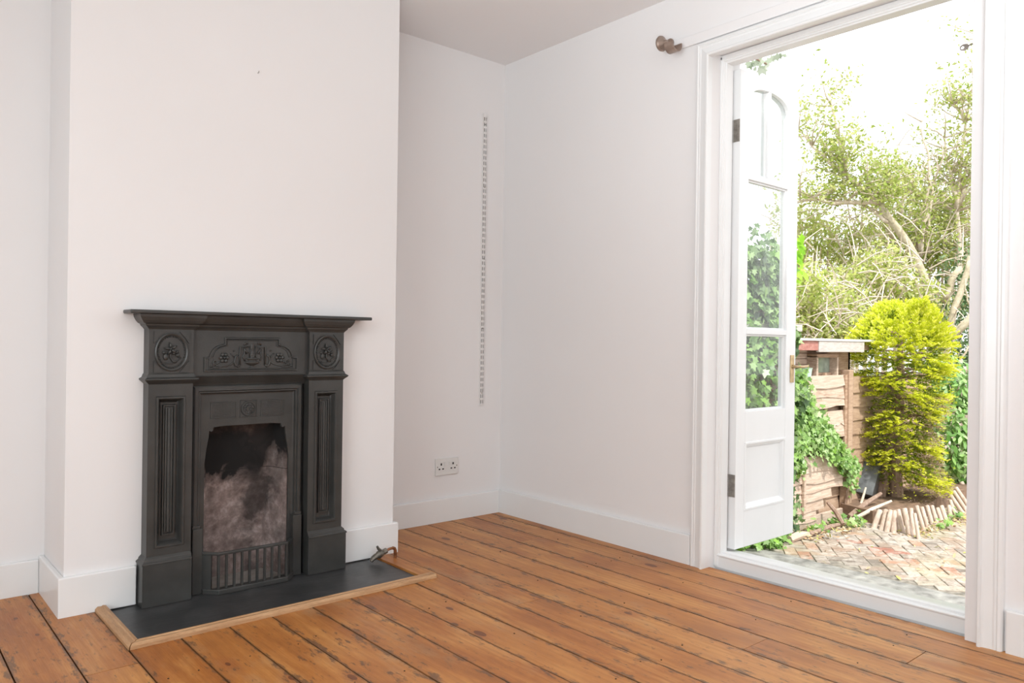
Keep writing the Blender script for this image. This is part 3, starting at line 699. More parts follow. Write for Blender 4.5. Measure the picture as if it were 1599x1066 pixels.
# ---------------------------------------------------------------- french door leaves
def leaf_door(name, sgn, Yface, hinge_y):
    """sgn=+1: left leaf, its room face at Yface looks towards -Y."""
    d = empty(name); d['kind'] = 'structure'
    x0, x1, z0, z1 = .150, .660, .067, 2.250
    th = .042; Y0, Y1 = Yface, Yface+sgn*th
    def bo(nm_, a, c, e, f, m_=outwhite, y0=None, y1=None, bv=.0015): 
        ya, yb = (Y0, Y1) if y0 is None else (y0, y1)
        return obj(nm_, bx(a, c, min(ya, yb), max(ya, yb), e, f), m_, d, bevel=bv)
    gx0, gx1 = .224, .572
    bo('stile', x0, gx0, z0, z1); bo('stile', gx1, x1, z0, z1)
    bo('bottom_rail', gx0, gx1, z0, .238); bo('lock_rail', gx0, gx1, .545, .690)
    bo('glazing_bar', gx0, gx1, 1.047, 1.071); bo('glazing_bar', gx0, gx1, 1.760, 1.785)
    cxm = (gx0+gx1)/2; bo('mullion', cxm-.011, cxm+.011, 1.785, 2.196)
    # arched top rail
    b = B(); n = 20; ar = [(cxm+(gx1-gx0)/2*math.cos(PI*i/n), 2.100+.098*abs(math.sin(PI*i/n))**.62) for i in range(n+1)]
    prism(b, [(gx1, z1)] + ar + [(gx0, z1)], Y0, Y1); obj('arched_top_rail', b, outwhite, d)
    # glazing rebate beads (set back from the face)
    yb0, yb1 = Yface+sgn*.010, Yface+sgn*.030
    def beads(a, c, e, f, top=True):
        w_ = .009; b = B()
        box(b, a, a+w_, min(yb0, yb1), max(yb0, yb1), e, f); box(b, c-w_, c, min(yb0, yb1), max(yb0, yb1), e, f); box(b, a+w_, c-w_, min(yb0, yb1), max(yb0, yb1), e, e+w_)
        if top: box(b, a+w_, c-w_, min(yb0, yb1), max(yb0, yb1), f-w_, f)
        return obj('glazing_bead', b, outwhite, d, bevel=.002)
    panes = [(gx0, gx1, .690, 1.047), (gx0, gx1, 1.071, 1.760), (gx0, cxm-.011, 1.785, 2.2), (cxm+.011, gx1, 1.785, 2.2)]
    for i, (a, c, e, f) in enumerate(panes):
        beads(a, c, e, f if i < 2 else 2.105, i < 2)
        g0, g1 = Yface+sgn*.019, Yface+sgn*.022
        if i < 2: pb = bx(a+.002, c-.002, min(g0, g1), max(g0, g1), e+.002, f-.002)
        else:
            pb = B(); pts = [(a+.002, e+.002), (c-.002, e+.002)]
            top = [p for p in ar if a+.002 <= p[0] <= c-.002]
            prism(pb, pts + top, g0, g1)
        obj('glass_pane', pb, glassm, d)
    # bottom panel with bolection moulding
    bo('door_panel', gx0, gx1, .238, .545, y0=Yface+sgn*.014, y1=Yface+sgn*.030, bv=0)
    b = B(); R_ = [(a_, y_) for a_, y_ in ((-.004, 0.0), (-.002, -.004), (.006, -.004), (.010, .002), (.016, .004), (.022, .010), (.026, .0142))]
    loft(b, [[(gx0+i, Yface+sgn*y_, .238+i), (gx1-i, Yface+sgn*y_, .238+i), (gx1-i, Yface+sgn*y_, .545-i), (gx0+i, Yface+sgn*y_, .545-i)] for i, y_ in R_], False, False)
    obj('panel_moulding', b, outwhite, d)
    # hinges
    for zc_ in (.355, 1.972):
        b = B(); box(b, .1475, .1500, min(Yface+sgn*.002, Yface+sgn*.034), max(Yface+sgn*.002, Yface+sgn*.034), zc_-.051, zc_+.051)
        hy = Yface+sgn*.046
        b2 = B(); box(b2, .112, .150, hy-.0015, hy+.0015, zc_-.051, zc_+.051) if False else None
        b2.free()
        o_ = obj('hinge', b, steel, d)
        b = B()
        for k in range(5): tube(b, [(.1465, Yface+sgn*.043, zc_-.051+k*.0206), (.1465, Yface+sgn*.043, zc_-.051+k*.0206+.019)], .0055, 8)
        obj('knuckle', b, steel, o_, smooth=True)
        b = B()
        for zz in (-.035, 0, .035): disc(b, (.1478, Yface+sgn*.016, zc_+zz), (-1, 0, 0), .004, .0012, 8)
        obj('hinge_screws', b, steel, o_)
    return d
d1 = leaf_door('door_1', 1, -1.490, 0)
d2 = leaf_door('door_2', -1, -2.4475, 0)
# lever handle on the left leaf
b = B(); box(b, .610, .640, -1.4965, -1.4898, .815, .950); hp = obj('handle', b, brass, d1, bevel=.002)
b = B(); disc(b, (.625, -1.4965, .893), (0, -1, 0), .010, .008, 14); tube(b, [(.625, -1.50, .893), (.625, -1.525, .893), (.632, -1.533, .893), (.665, -1.534, .893), (.712, -1.530, .896)], [.006, .006, .0065, .006, .005], 10)
obj('lever', b, brass, hp, smooth=True)
# key left in the bolt of the right leaf
ky = thing('key', 'small grey steel key in the top bolt of the right french door', 'key')
kz, kx = 2.108, .20
b = B(); q = 18
ringo = [(kx+.0, -2.397+.0155*math.cos(2*PI*i/q), kz-.004+.0125*math.sin(2*PI*i/q)) for i in range(q)]
def kr(rx, rz, x, cy=-2.397): return [(x, cy+rx*math.cos(2*PI*i/q), kz-.003+rz*math.sin(2*PI*i/q)) for i in range(q)]
loft(b, [kr(.0155, .0125, kx-.0012), kr(.0155, .0125, kx+.0012), kr(.006, .0055, kx+.0012, -2.391), kr(.006, .0055, kx-.0012, -2.391), kr(.0155, .0125, kx-.0012)], False, False)
obj('bow', b, steel, ky)
b = B(); tube(b, [(kx, -2.410, kz-.0005), (kx, -2.449, kz+.005)], .0028, 8); obj('blade', b, steel, ky)

# ---------------------------------------------------------------- garden ground
G = -.40
st('ground', bx(.22, 30, -25, 25, G-.3, G-.06), grnd)
st('doorstep', bx(.22, .62, -2.75, -1.2, G-.1, -.17), concm, bevel=.01)
st('concrete_strip', bx(.22, 1.86, -3.2, -.55, G-.06, G-.002), concm, bevel=.006)
pv = st('paving', bx(1.35, 6.2, -3.6, -.50, G-.06, G-.006), mortm)
W_ = .084; bl = B(); box(bl, -.0825, .0825, -.0400, .0400, -.05, 0)
bmesh.ops.bevel(bl, geom=[e for e in bl.edges if e.verts[0].co.z > -.001 and e.verts[1].co.z > -.001], offset=.003, segments=1, affect='EDGES')
bme = bpy.data.meshes.new('paving_brick'); bl.to_mesh(bme); bl.free(); bme.materials.append(pavem)
ang = math.radians(38); ca, sa = math.cos(ang), math.sin(ang)
spots = []
for i in range(-80, 80):
    for j in range(-80, 80):
        c_ = (i-j) % 4
        if c_ == 0: cx_, cy_, rz = (i+1)*W_, (j+.5)*W_, 0
        elif c_ == 2: cx_, cy_, rz = (i+.5)*W_, (j)*W_, PI/2
        else: continue
        x = 3.0+cx_*ca-cy_*sa; y = -1.8+cx_*sa+cy_*ca
        edgeX = 1.93 + .05*math.sin(y*9)
        if not (edgeX < x < 6.0 and -3.4 < y < -.62): continue
        spots.append((x, y, rz+ang))
spots.sort(key=lambda s: (s[0]-1.2)**2+(s[1]+1.6)**2*1.6)
for k, (x, y, a) in enumerate(spots[:300]):
    o = bpy.data.objects.new('paving_brick', bme); C.objects.link(o); o.parent = pv
    o.location = (x+random.uniform(-.002, .002), y+random.uniform(-.002, .002), G+random.uniform(-.004, .004)); o.rotation_euler = (random.uniform(-.03, .03), random.uniform(-.03, .03), a+random.uniform(-.02, .02))
b = B()
for x, y, a in spots[300:]:
    t_ = Matrix.Translation((x, y, G+random.uniform(-.003, .004))) @ Matrix.Rotation(a, 4, 'Z')
    vs = [b.verts.new(t_ @ v.co) for v in bme.vertices]
    for p in bme.polygons: b.faces.new([vs[i] for i in p.vertices])
if spots[300:]: obj('distant_bricks', b, pavem, pv, kind='stuff')
else: b.free()

# ---------------------------------------------------------------- leaves
IVY = [(0, -.5), (.10, -.38), (.42, -.45), (.32, -.12), (.48, .12), (.2, .14), (0, .55), (-.2, .14), (-.48, .12), (-.32, -.12), (-.42, -.45), (-.10, -.38)]
OVAL = [(0, -.5), (.16, -.25), (.20, .05), (.12, .32), (0, .5), (-.12, .32), (-.20, .05), (-.16, -.25)]
DIA = [(0, -.5), (.22, 0), (0, .5), (-.22, 0)]
def leaves(name, P, Nn, size, shape, m, parent=None, kind=None, jitter=.7, tipdir=None, fold=.12):
    P = np.asarray(P, float); n = len(P); sh = np.array(shape, float); k = len(sh)
    Nn = np.asarray(Nn, float) + rng.normal(0, jitter, (n, 3)); Nn /= np.linalg.norm(Nn, axis=1)[:, None]+1e-9
    T = rng.normal(0, 1, (n, 3)) if tipdir is None else np.asarray(tipdir, float)+rng.normal(0, .35, (n, 3))
    T -= (T*Nn).sum(1)[:, None]*Nn; T /= np.linalg.norm(T, axis=1)[:, None]+1e-9
    Bn = np.cross(Nn, T); s = size*rng.uniform(.6, 1.3, n)
    V = P[:, None, :] + s[:, None, None]*(sh[None, :, 0, None]*Bn[:, None, :] + sh[None, :, 1, None]*T[:, None, :] + fold*np.abs(sh[None, :, 0, None])*Nn[:, None, :])
    me = bpy.data.meshes.new(name); me.vertices.add(n*k); me.vertices.foreach_set('co', V.reshape(-1).astype('f'))
    me.loops.add(n*k); me.loops.foreach_set('vertex_index', np.arange(n*k, dtype='i')); me.polygons.add(n)
    me.polygons.foreach_set('loop_start', np.arange(0, n*k, k, dtype='i')); me.polygons.foreach_set('loop_total', np.full(n, k, dtype='i'))
    me.update(); me.validate(); me.materials.append(m)
    o = bpy.data.objects.new(name, me); C.objects.link(o)
    if parent: o.parent = parent
    if kind: o['kind'] = kind
    return o
def cloud(centers, radii, n, shell=.35):
    """points in a union of ellipsoids, denser near each skin; returns points and outward normals"""
    centers = np.asarray(centers, float); radii = np.asarray(radii, float)
    wgt = (radii.prod(1))**(2/3); idx = rng.choice(len(centers), n, p=wgt/wgt.sum())
    d = rng.normal(0, 1, (n, 3)); d /= np.linalg.norm(d, axis=1)[:, None]
    r = 1-shell*rng.random(n)**1.5
    return centers[idx]+d*r[:, None]*radii[idx], d

# ---------------------------------------------------------------- boundary fence
FY = -.45
fe = thing('boundary_fence', 'weathered waney edge wooden fence panel along the garden, holes in it', 'fence')
def waney(x0, x1, zt, zb, y, m, amp=.010, seed=0, nme='slat', raise_=None):
    r_ = random.Random(seed); n = 12; top = []; bot = []
    ph = r_.uniform(0, 6); 
    for i in range(n+1):
        x = x0+(x1-x0)*i/n
        wv = amp*(math.sin(ph+5.3*i/n*1.7)+.6*math.sin(ph*2+i*1.9)+r_.uniform(-.5, .5))
        bot.append((x, zb+wv)); top.append((x, zt))
    b = B()
    # board leans outwards at its foot; edges carry thickness
    rings = []
    for (xb, zb_), (xt, zt_) in zip(bot, top):
        rings.append([(xt, y, zt_), (xt, y+.010, zt_), (xb, y-.004, zb_), (xb, y-.016, zb_)])
    loft(b, rings); return obj(nme, b, m, fe)
z = .745; k = 0
# slats between the house and the post; two gaps where slats have broken away
for (zt, zb, x0, x1, m) in [(.760, .660, 1.3, 3.33, fencew), (.695, .575, 1.3, 3.33, fencew), (.610, .500, 1.3, 3.33, fencew), (.470, .350, 2.98, 3.33, fencew), (.500, .400, 1.3, 2.5, fencew), (.385, .265, 3.0, 3.33, fencew), (.30, .215, 1.3, 2.86, fencew),
                            (.40, .29, 1.3, 2.62, fencew), (.130, .000, 1.3, 3.33, fencew), (.035, -.075, 1.3, 3.33, fencew), (-.040, -.140, 1.3, 3.30, fencew), (-.105, -.205, 1.3, 3.10, fencew), (-.175, -.285, 1.3, 2.98, fencew), (-.255, -.365, 1.3, 2.86, fencew), (.22, .10, 1.3, 2.60, fencew)]:
    waney(x0, x1, zt, zb, FY-.0+random.uniform(-.003, .003), m, seed=k); k += 1
# back layer seen through the gaps
for j in range(9): waney(1.3, 3.34, .76-j*.125+.02, .76-(j+1)*.125, FY+.055, fencewarm, .003, seed=40+j, nme='rear_slat')
for j in range(10): waney(3.40, 5.2, .72-j*.118+.02, .72-(j+1)*.118, FY+.03, fencewarm, .006, seed=60+j, nme='slat')
for x in (1.32, 2.645, 3.035): obj('batten', bx(x-.014, x+.014, FY-.034 if x < 3 else FY+.012, FY-.012 if x < 3 else FY+.036, -.30 if x < 3 else .15, .78), fencew if x < 3 else fencewarm, fe, bevel=.003)
obj('gravel_board', bx(1.3, 3.36, FY-.012, FY+.015, G-.02, -.335), fencew, fe, bevel=.004)
obj('fence_post', bx(3.335, 3.405, FY-.035, FY+.04, G-.1, .80), fencewarm, fe, bevel=.006)
obj('fence_post', bx(3.405, 3.44, FY-.02, FY+.05, G-.1, .80), barkm, fe, bevel=.006)
b = B(); box(b, 3.30, 3.345, FY-.02, FY, .12, .76); obj('side_batten', b, fencewarm, fe, bevel=.003)

# ---------------------------------------------------------------- shed behind the fence
sh = thing('garden_shed', 'low wooden shed with grey fascia and a small square window', 'shed')
SY = FY+.10
b = B(); box(b, 2.0, 2.89, SY, SY+.03, .15, .97); box(b, 3.20, 3.62, SY, SY+.03, .15, .97); box(b, 2.89, 3.20, SY, SY+.03, .15, .74); box(b, 2.89, 3.20, SY, SY+.03, .905, .97)
box(b, 3.59, 3.62, SY, SY+1.6, G, .97); box(b, 2.0, 2.03, SY, SY+1.6, G, .97); box(b, 2.0, 3.62, SY+1.57, SY+1.6, G, .97); obj('wall', b, fencewarm, sh)
for j in range(5): obj('cladding_board', bx(2.68, 2.87, SY-.012, SY+.0, .76+j*.045, .80+j*.045), fencew, sh, bevel=.003)
fr_ = obj('window_frame', bx(2.87, 2.895, FY+.005, SY+.01, .735, .915), fencew, sh, bevel=.003)
obj('window_frame', bx(3.20, 3.225, FY+.005, SY+.01, .735, .915), fencew, sh, bevel=.003)
obj('window_frame', bx(2.87, 3.225, FY+.0, SY+.01, .720, .748), fencew, sh, bevel=.003)
obj('window_frame', bx(2.87, 3.225, FY+.005, SY+.01, .903, .932), fencewarm, sh, bevel=.003)
obj('window_pane', bx(2.893, 3.203, SY-.03, SY-.026, .745, .908), shedglass, sh)
redw = wood('red_stained_wood', (.30, .10, .08), (.45, .20, .17), (.55, .33, .28), .8, (3, 3, 8), 5)
greyw = wood('grey_fascia_wood', (.42, .38, .35), (.56, .52, .49), (.66, .63, .60), .85, (3, 3, 14), 5)
obj('fascia_board', bx(2.05, 2.755, FY-.07, FY-.045, .960, 1.032), redw, sh, bevel=.003)
obj('fascia_board', bx(2.742, 3.50, FY-.078, FY-.052, .948, 1.034), greyw, sh, bevel=.003)
obj('roof', bx(1.95, 3.70, FY-.085, SY+1.7, 1.034, 1.052), rend, sh, bevel=.004)
obj('roof_edge', bx(2.0, 3.66, FY-.045, SY+1.6, .965, 1.034), barkm, sh)
# pale bucket-like storage seen left of the window and hanging dry leaf are kept as small things
b = B(); tube(b, [(2.62, FY-.02, .845), (2.62, FY-.02, .875), (2.62, FY-.02, .905), (2.62, FY-.02, .912)], [.055, .058, .062, .066], 16)
obj('flower_pot', b, plain('pale_green_plastic', (.50, .66, .58), .5)); tag(bpy.data.objects['flower_pot'], 'pale green pot seen beside the door handle on the fence', 'pot')
bpy.data.objects['flower_pot'].location.z = -.085

# ---------------------------------------------------------------- ivy
iv = thing('ivy', 'green ivy cascading diagonally down the wooden fence', 'ivy')
def path_pts(path, n, spread, dy=(.02, .09)):
    path = [Vector(p) for p in path]; P = []
    seg = [(path[i], path[i+1]) for i in range(len(path)-1)]; ln = np.array([(b_-a_).length for a_, b_ in seg]); 
    for _ in range(n):
        k = rng.choice(len(seg), p=ln/ln.sum()); t_ = rng.random(); p = seg[k][0].lerp(seg[k][1], t_); s_ = spread[k]+(spread[min(k+1, len(spread)-1)]-spread[k])*t_
        P.append((p.x+rng.normal(0, s_), FY-rng.uniform(*dy), p.z+rng.normal(0, s_)))
    return P
P = path_pts([(2.50, 0, .72), (2.56, 0, .52), (2.70, 0, .33), (2.95, 0, .24), (3.18, 0, .08), (3.42, 0, -.02)], 1500, [.05, .07, .09, .06, .045, .03])
P += path_pts([(2.46, 0, .55), (2.45, 0, .2), (2.52, 0, .06)], 420, [.07, .06, .04])
P += path_pts([(3.30, 0, -.06), (3.36, 0, -.16), (3.36, 0, -.22)], 34, [.02, .035, .02])
P = [p for p in P]
leaves('foliage', P, [(-.3, -1, .35)]*len(P), .048, IVY, ivym, iv, 'stuff', .45, [(.1, -.3, -1)]*len(P))
b = B()
for path in ([(2.35, .8), (2.5, .55), (2.62, .40), (2.85, .28), (3.15, .10), (3.42, -.03)], [(2.4, .6), (2.45, .3), (2.48, .0)], [(3.33, .0), (3.34, -.15), (3.30, -.38)]):
    tube(b, [(x, FY-.03+random.uniform(-.01, .01), z_) for x, z_ in path], .006, 6)
obj('stem', b, barkm, iv)
iw = thing('ivy_screen', 'tall mass of darker ivy seen through the open glazed door', 'ivy')
xs = rng.uniform(.75, 2.40, 5200); zs = np.where(rng.random(5200) < .8, rng.uniform(-.35, 1.62, 5200), rng.normal(1.5, .12, 5200))
keep = ~((xs > 2.27) & (zs > .70))
ys = FY-.02-rng.uniform(0, .14, 5200)*(1-.2*np.abs(np.sin(xs*9)*np.cos(zs*7)))-.05*np.sin(xs*7+zs*5)
Pv = np.stack([xs, ys, zs], 1)[keep]
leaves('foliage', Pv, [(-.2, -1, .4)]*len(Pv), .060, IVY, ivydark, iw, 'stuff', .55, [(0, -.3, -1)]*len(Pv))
Pb = np.stack([rng.uniform(.75, 2.26, 1500), FY-.10-rng.uniform(0, .10, 1500), rng.uniform(-.3, 1.65, 1500)], 1)
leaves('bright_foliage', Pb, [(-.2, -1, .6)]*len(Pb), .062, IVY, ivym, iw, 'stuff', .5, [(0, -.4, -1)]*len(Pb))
obj('trellis_rail', bx(.5, 2.45, FY-.10, FY-.05, 1.10, 1.15), greyw, iw, bevel=.004)
obj('trellis_panel', bx(.5, 2.45, FY-.01, FY+.02, G, 1.45), barkm, iw)
# stray lime shoots poking past the leaf, and the sprig over the door head
lp = []
for _ in range(26): 
    p = at(1244+rng.uniform(0, 17)*(rng.random()), rng.uniform(368, 440), 5.72+rng.uniform(-.06, .04)); lp.append(tuple(p))
lv = leaves('lime_shoot', lp, [(-.5, -1, .2)]*len(lp), .095, OVAL, limem, iw, 'stuff', .4, [(.4, 0, -.6)]*len(lp))
lp = [tuple(at(x, y, 3.75+rng.uniform(-.05, .05))) for x, y in [(1186, 106), (1179, 108), (1193, 111), (1183, 98), (1196, 104), (1199, 101), (1172, 104), (1180, 100), (1186, 103), (1190, 108), (1196, 99), (1184, 95), (1176, 97), (1200, 96), (1205, 93), (1212, 90), (1219, 88), (1190, 97), (1168, 101), (1194, 104), (1187, 112), (1224, 86)]]
lv = leaves('overhanging_ivy_sprig', lp, [(-.6, -1, -.4)]*len(lp), .036, IVY, leaf_mat('dusty_grey_green_leaves', [(.24, .30, .20), (.40, .47, .36), (.52, .56, .46)], .3), None, 'stuff', .5, [(0, 0, -1)]*len(lp))
lv['label'] = 'dusty grey green ivy sprig hanging outside above the open door leaf'; lv['category'] = 'ivy'
b = B(); tube(b, [(.21, -1.36, 2.44), (.34, -1.39, 2.39), (.50, -1.42, 2.37)], .004, 6)
obj('stem', b, barkm, lv)

# ---------------------------------------------------------------- log edging and bed
G2 = G-.01
bed = st('planting_bed', B(), soilm) if False else None
b = B(); nb_ = 26
bedp = [(3.30, -.44), (3.22, -.74), (3.36, -.93), (3.7, -.93), (4.15, -.86), (4.7, -.85), (6.5, -1.05), (6.5, .8), (3.46, .8), (3.46, -.40)]
prism(b, bedp, G-.1, G+.10, 'z'); o = st('planting_bed', b, soilm)
logs = [((120, 690), (200, 462), 9), ((215, 715), (280, 457), 9), ((285, 735), (340, 462), 9), ((372, 742), (388, 466), 9), ((450, 742), (412, 452), 6), ((495, 748), (430, 450), 7), ((584, 785), (507, 435), 9), ((628, 772), (594, 435), 7), ((692, 822), (642, 500), 6),
        ((752, 702), (664, 402), 7), ((802, 672), (730, 420), 7), ((862, 632), (800, 402), 7), ((920, 602), (860, 402), 7), ((985, 592), (932, 432), 7), ((1045, 592), (985, 402), 7),
        ((1205, 545), (1108, 430), 6), ((1255, 500), (1085, 250), 7), ((1300, 470), (1135, 215), 7), ((1322, 400), (1165, 170), 7), ((1330, 270), (1235, 100), 8), ((1100, 540), (1078, 400), 7), ((1160, 520), (1095, 330), 6)]
def floor_hit(px, py, z): v = ray(px, py); t_ = (z-CAM.z)/v.z; return CAM+v*t_
for i, (bt, tp, wpx) in enumerate(logs):
    bpx = (1350+bt[0]/8.2, 740+bt[1]/8.2); tpx = (1350+tp[0]/8.2, 740+tp[1]/8.2)
    p0 = floor_hit(*bpx, G+.002); dep = (p0-CAM).dot(fw); p1 = at(*tpx, dep+.06); r_ = wpx/2/FPX*dep*1.0*.92
    b = B(); a_ = (p1-p0).normalized(); mid = p0.lerp(p1, .5)+Vector((random.uniform(-.004, .004),)*3)
    tube(b, [p0-a_*.06, mid, p1-a_*.004, p1], [r_*1.05, r_, r_*.97, r_*.8], 10)
    ob = obj('edging_log', b, logw, None, smooth=True)
    o9 = ['leftmost', 'second from left', 'third from left', 'fourth from left', 'fifth from left', 'sixth from left', 'seventh from left', 'eighth from left', 'ninth from left']
    if i < 9: lab = '%s of the broad weathered logs edging the conifer bed' % o9[i]
    elif i < 15: lab = '%s of the thin grey logs leaning left under the conifer right side' % o9[i-9]
    else: lab = '%s of the bleached logs slumped before the laurel bush' % o9[i-15]
    tag(ob, lab, 'log', 'log edging of the planting bed')
# sleeper bits, sticks and rubbish between fence and bed
def ground_stick(a, bpx, r_, m, name, label, cat, dz=.02, lift=0):
    p0 = floor_hit(*a, G+dz); dep = (p0-CAM).dot(fw); p1 = floor_hit(*bpx, G+dz) if not lift else at(*bpx, dep+.12)
    b = B(); mid = p0.lerp(p1, .5)+Vector((.01, .0, .01)); tube(b, [p0, mid, p1], [r_, r_*1.1, r_*.7], 7); ob = obj(name, b, m, None); tag(ob, label, cat); return ob
ground_stick((1232, 842), (1262, 834), .028, fencew, 'rotten_plank', 'rotten piece of plank lying along the foot of the fence', 'plank')
ground_stick((1264, 834), (1322, 816), .016, barkm, 'fallen_branch', 'thin brown branch lying along the paving edge by the fence', 'branch')
ground_stick((1316, 818), (1292, 784), .018, barkm, 'broken_stake', 'dark broken stake leaning against the fence left of its post', 'stake', .03, 1)
ground_stick((1330, 812), (1392, 782), .014, branchm, 'long_cane', 'long pale cane leaning from the post foot towards the conifer trunk', 'cane', .03, 1)
ground_stick((1326, 806), (1376, 770), .02, barkm, 'leaning_plank', 'dark plank leaning behind the canes left of the conifer trunk', 'plank', .03, 1)
ground_stick((1340, 800), (1352, 761), .01, branchm, 'thin_cane', 'short thin cane propped beside the fence post', 'cane', .03, 1)
b = B(); c_ = floor_hit(1352, 800, G+.1); q_ = at(1372, 745, 6.4)
prism(b, [(3.56, -.37), (3.62, -.55), (3.95, -.46), (4.0, -.30)], G+.1, .02, 'z')
bmesh.ops.rotate(b, verts=b.verts, cent=(3.7, -.4, G+.1), matrix=Matrix.Rotation(.55, 3, 'Y'))
tag(obj('plastic_sheet', b, plain('dark_grey_plastic', (.10, .11, .115), .35, var=.4, scale=20, bmp=.4, bscale=15)), 'dark grey plastic sheet slumped behind the canes beside the post', 'sheet')
lx = [tuple(floor_hit(rng.uniform(1240, 1375), 0, G) if False else Vector((rng.uniform(2.3, 3.15), rng.uniform(-.78, -.52), G+rng.uniform(.0, .03)))) for _ in range(260)]
lx += [(rng.uniform(3.0, 4.2), -1.12+rng.normal(0, .05), G+rng.uniform(0, .02)) for _ in range(240)]
lx += [(rng.uniform(1.8, 5), rng.uniform(-2.6, -.6), G+.008) for _ in range(160)]
lv = leaves('fallen_leaves', lx, [(0, 0, 1)]*len(lx), .035, OVAL, drym, None, 'stuff', .4); lv['label'] = 'dry fallen leaves scattered over the brick paving'; lv['category'] = 'leaves'
wp = []
for cx_, cy_, n_ in ((2.62, -.60, 30), (2.95, -.60, 34), (3.28, -.62, 34), (3.42, -.60, 20), (1.75, -.50, 140), (1.95, -.62, 90), (2.15, -.55, 60), (3.9, -1.08, 22), (3.5, -1.16, 14), (3.02, -.72, 26)):
    for _ in range(n_): wp.append((cx_+rng.normal(0, .09 if n_ > 50 else .05), cy_+rng.normal(0, .03), G+abs(rng.normal(.03, .03))))
lv = leaves('weeds', wp, [(-.3, -.6, 1)]*len(wp), .045, IVY, ivym, None, 'stuff', .5); lv['label'] = 'small green weeds and seedlings along the fence foot and paving edge'; lv['category'] = 'weeds'

# ---------------------------------------------------------------- golden conifer
co_ = thing('golden_conifer', 'bright golden yellow feathery conifer growing behind the log edging', 'conifer')
CX, CY = 4.02, -.60
b = B(); tube(b, [(CX-.02, CY, G), (CX-.03, CY+.02, -.05), (CX, CY, .5), (CX, CY, 1.2)], [.065, .05, .04, .015], 9)
tube(b, [(CX-.14, CY+.10, G), (CX-.11, CY+.08, .0), (CX-.05, CY, .35)], [.05, .042, .03], 8)
for k in range(46):
    a_ = rng.uniform(0, 2*PI); z_ = rng.uniform(-.15, 1.25); L_ = rng.uniform(.18, .36)
    tube(b, [(CX, CY, z_), (CX+.5*L_*math.cos(a_), CY+.5*L_*math.sin(a_), z_+.03), (CX+L_*math.cos(a_), CY+L_*math.sin(a_), z_+.02)], [.012, .008, .003], 5)
obj('trunk', b, barkm, co_)
# sprays: flattened feathery fans set around the crown
right = np.array([RR.x, RR.y, 0.]); right /= np.linalg.norm(right)
back = np.array([fw.x, fw.y, 0.]); back /= np.linalg.norm(back)
prof_c = [(-.30, .10, .30), (-.18, .20, .36), (0.0, .30, .32), (.15, .34, .28), (.32, .36, .30), (.50, .32, .34), (.68, .36, .36), (.82, .40, .38), (.98, .43, .43), (1.08, .42, .43), (1.18, .33, .36), (1.27, .21, .25), (1.34, .11, .14), (1.40, .02, .03)]
def crown(z_): # left extent, right extent
    zz = [p[0] for p in prof_c]; return np.interp(z_, zz, [p[1] for p in prof_c]), np.interp(z_, zz, [p[2] for p in prof_c])
def spray(n_spr, zr, rscale, per, length, inner=False):
    P, T, Nn = [], [], []
    for _ in range(n_spr):
        z_ = rng.uniform(*zr); a_ = rng.uniform(0, 2*PI); l_, r_ = crown(z_)
        ca_, sa_ = math.cos(a_), math.sin(a_); R_ = (r_ if ca_ > 0 else l_); 
        rr = rscale*(1-.28*rng.random()**2); c = np.array([CX, CY, z_]) + right*ca_*R_*rr + back*sa_*.36*rr
        out = right*ca_+back*sa_; topk = max(0, (z_-.9)/.5)
        d = out*(1-.5*topk)+np.array([0, 0, .15+topk*1.1]); d /= np.linalg.norm(d)
        nrm = np.cross(d, np.cross(d, [0, 0, 1.])+rng.normal(0, .25, 3)); nrm /= np.linalg.norm(nrm)+1e-9
        side = np.cross(nrm, d); L_ = length*rng.uniform(.6, 1.2)
        for _k in range(per):
            t_ = rng.random(); s_ = rng.choice([-1, 1]); w_ = (1-t_)*.42*L_*rng.random()
            p = c + d*(t_-.4)*L_ + side*s_*w_ + np.array([0, 0, -.25*L_*(t_)**2]) + rng.normal(0, .004, 3)
            P.append(p); T.append(d*1.0+side*s_*.8); Nn.append(nrm)
    return P, T, Nn
P, T, Nn = spray(2500, (-.24, 1.38), 1.0, 30, .13)
P = np.array(P)
FEATH = [(0, -.5), (.14, -.2), (.10, 0), (.20, .12), (.07, .2), (0, .5), (-.07, .2), (-.20, .12), (-.10, 0), (-.14, -.2)]
# keep the lower left open so the trunks and soil show, and thin the dead lower right
rel_ = (P-np.array([CX, CY, 0])) @ right
mask = ~((P[:, 2] < -.02) & (rel_ < .02) & (rng.random(len(P)) < .85))
mask &= ~((P[:, 2] < .55) & (rel_ > .02) & (rel_ < .34) & (np.sin(P[:, 2]*23+rel_*9) > -.2) & (rng.random(len(P)) < .85))
mask &= ~((np.sin(P[:, 2]*19+rel_*6+1.2*np.sin(rel_*11)) > .30) & (P[:, 2] < 1.0) & (rng.random(len(P)) < .9))
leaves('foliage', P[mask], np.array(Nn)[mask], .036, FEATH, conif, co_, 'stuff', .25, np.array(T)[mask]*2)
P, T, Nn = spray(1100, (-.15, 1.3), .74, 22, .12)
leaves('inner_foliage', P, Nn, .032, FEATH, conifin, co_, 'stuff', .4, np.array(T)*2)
P, T, Nn = spray(700, (-.30, .60), .97, 22, .14); P = np.array(P); rel_ = (P-np.array([CX, CY, 0])) @ right
mk = (rel_ > -.02) | (rng.random(len(P)) < .12)
leaves('dead_twigs', P[mk], np.array(Nn)[mk], .040, [(0, -.5), (.05, 0), (0, .5), (-.05, 0)], deadtw, co_, 'stuff', .5, np.array(T)[mk]*2)

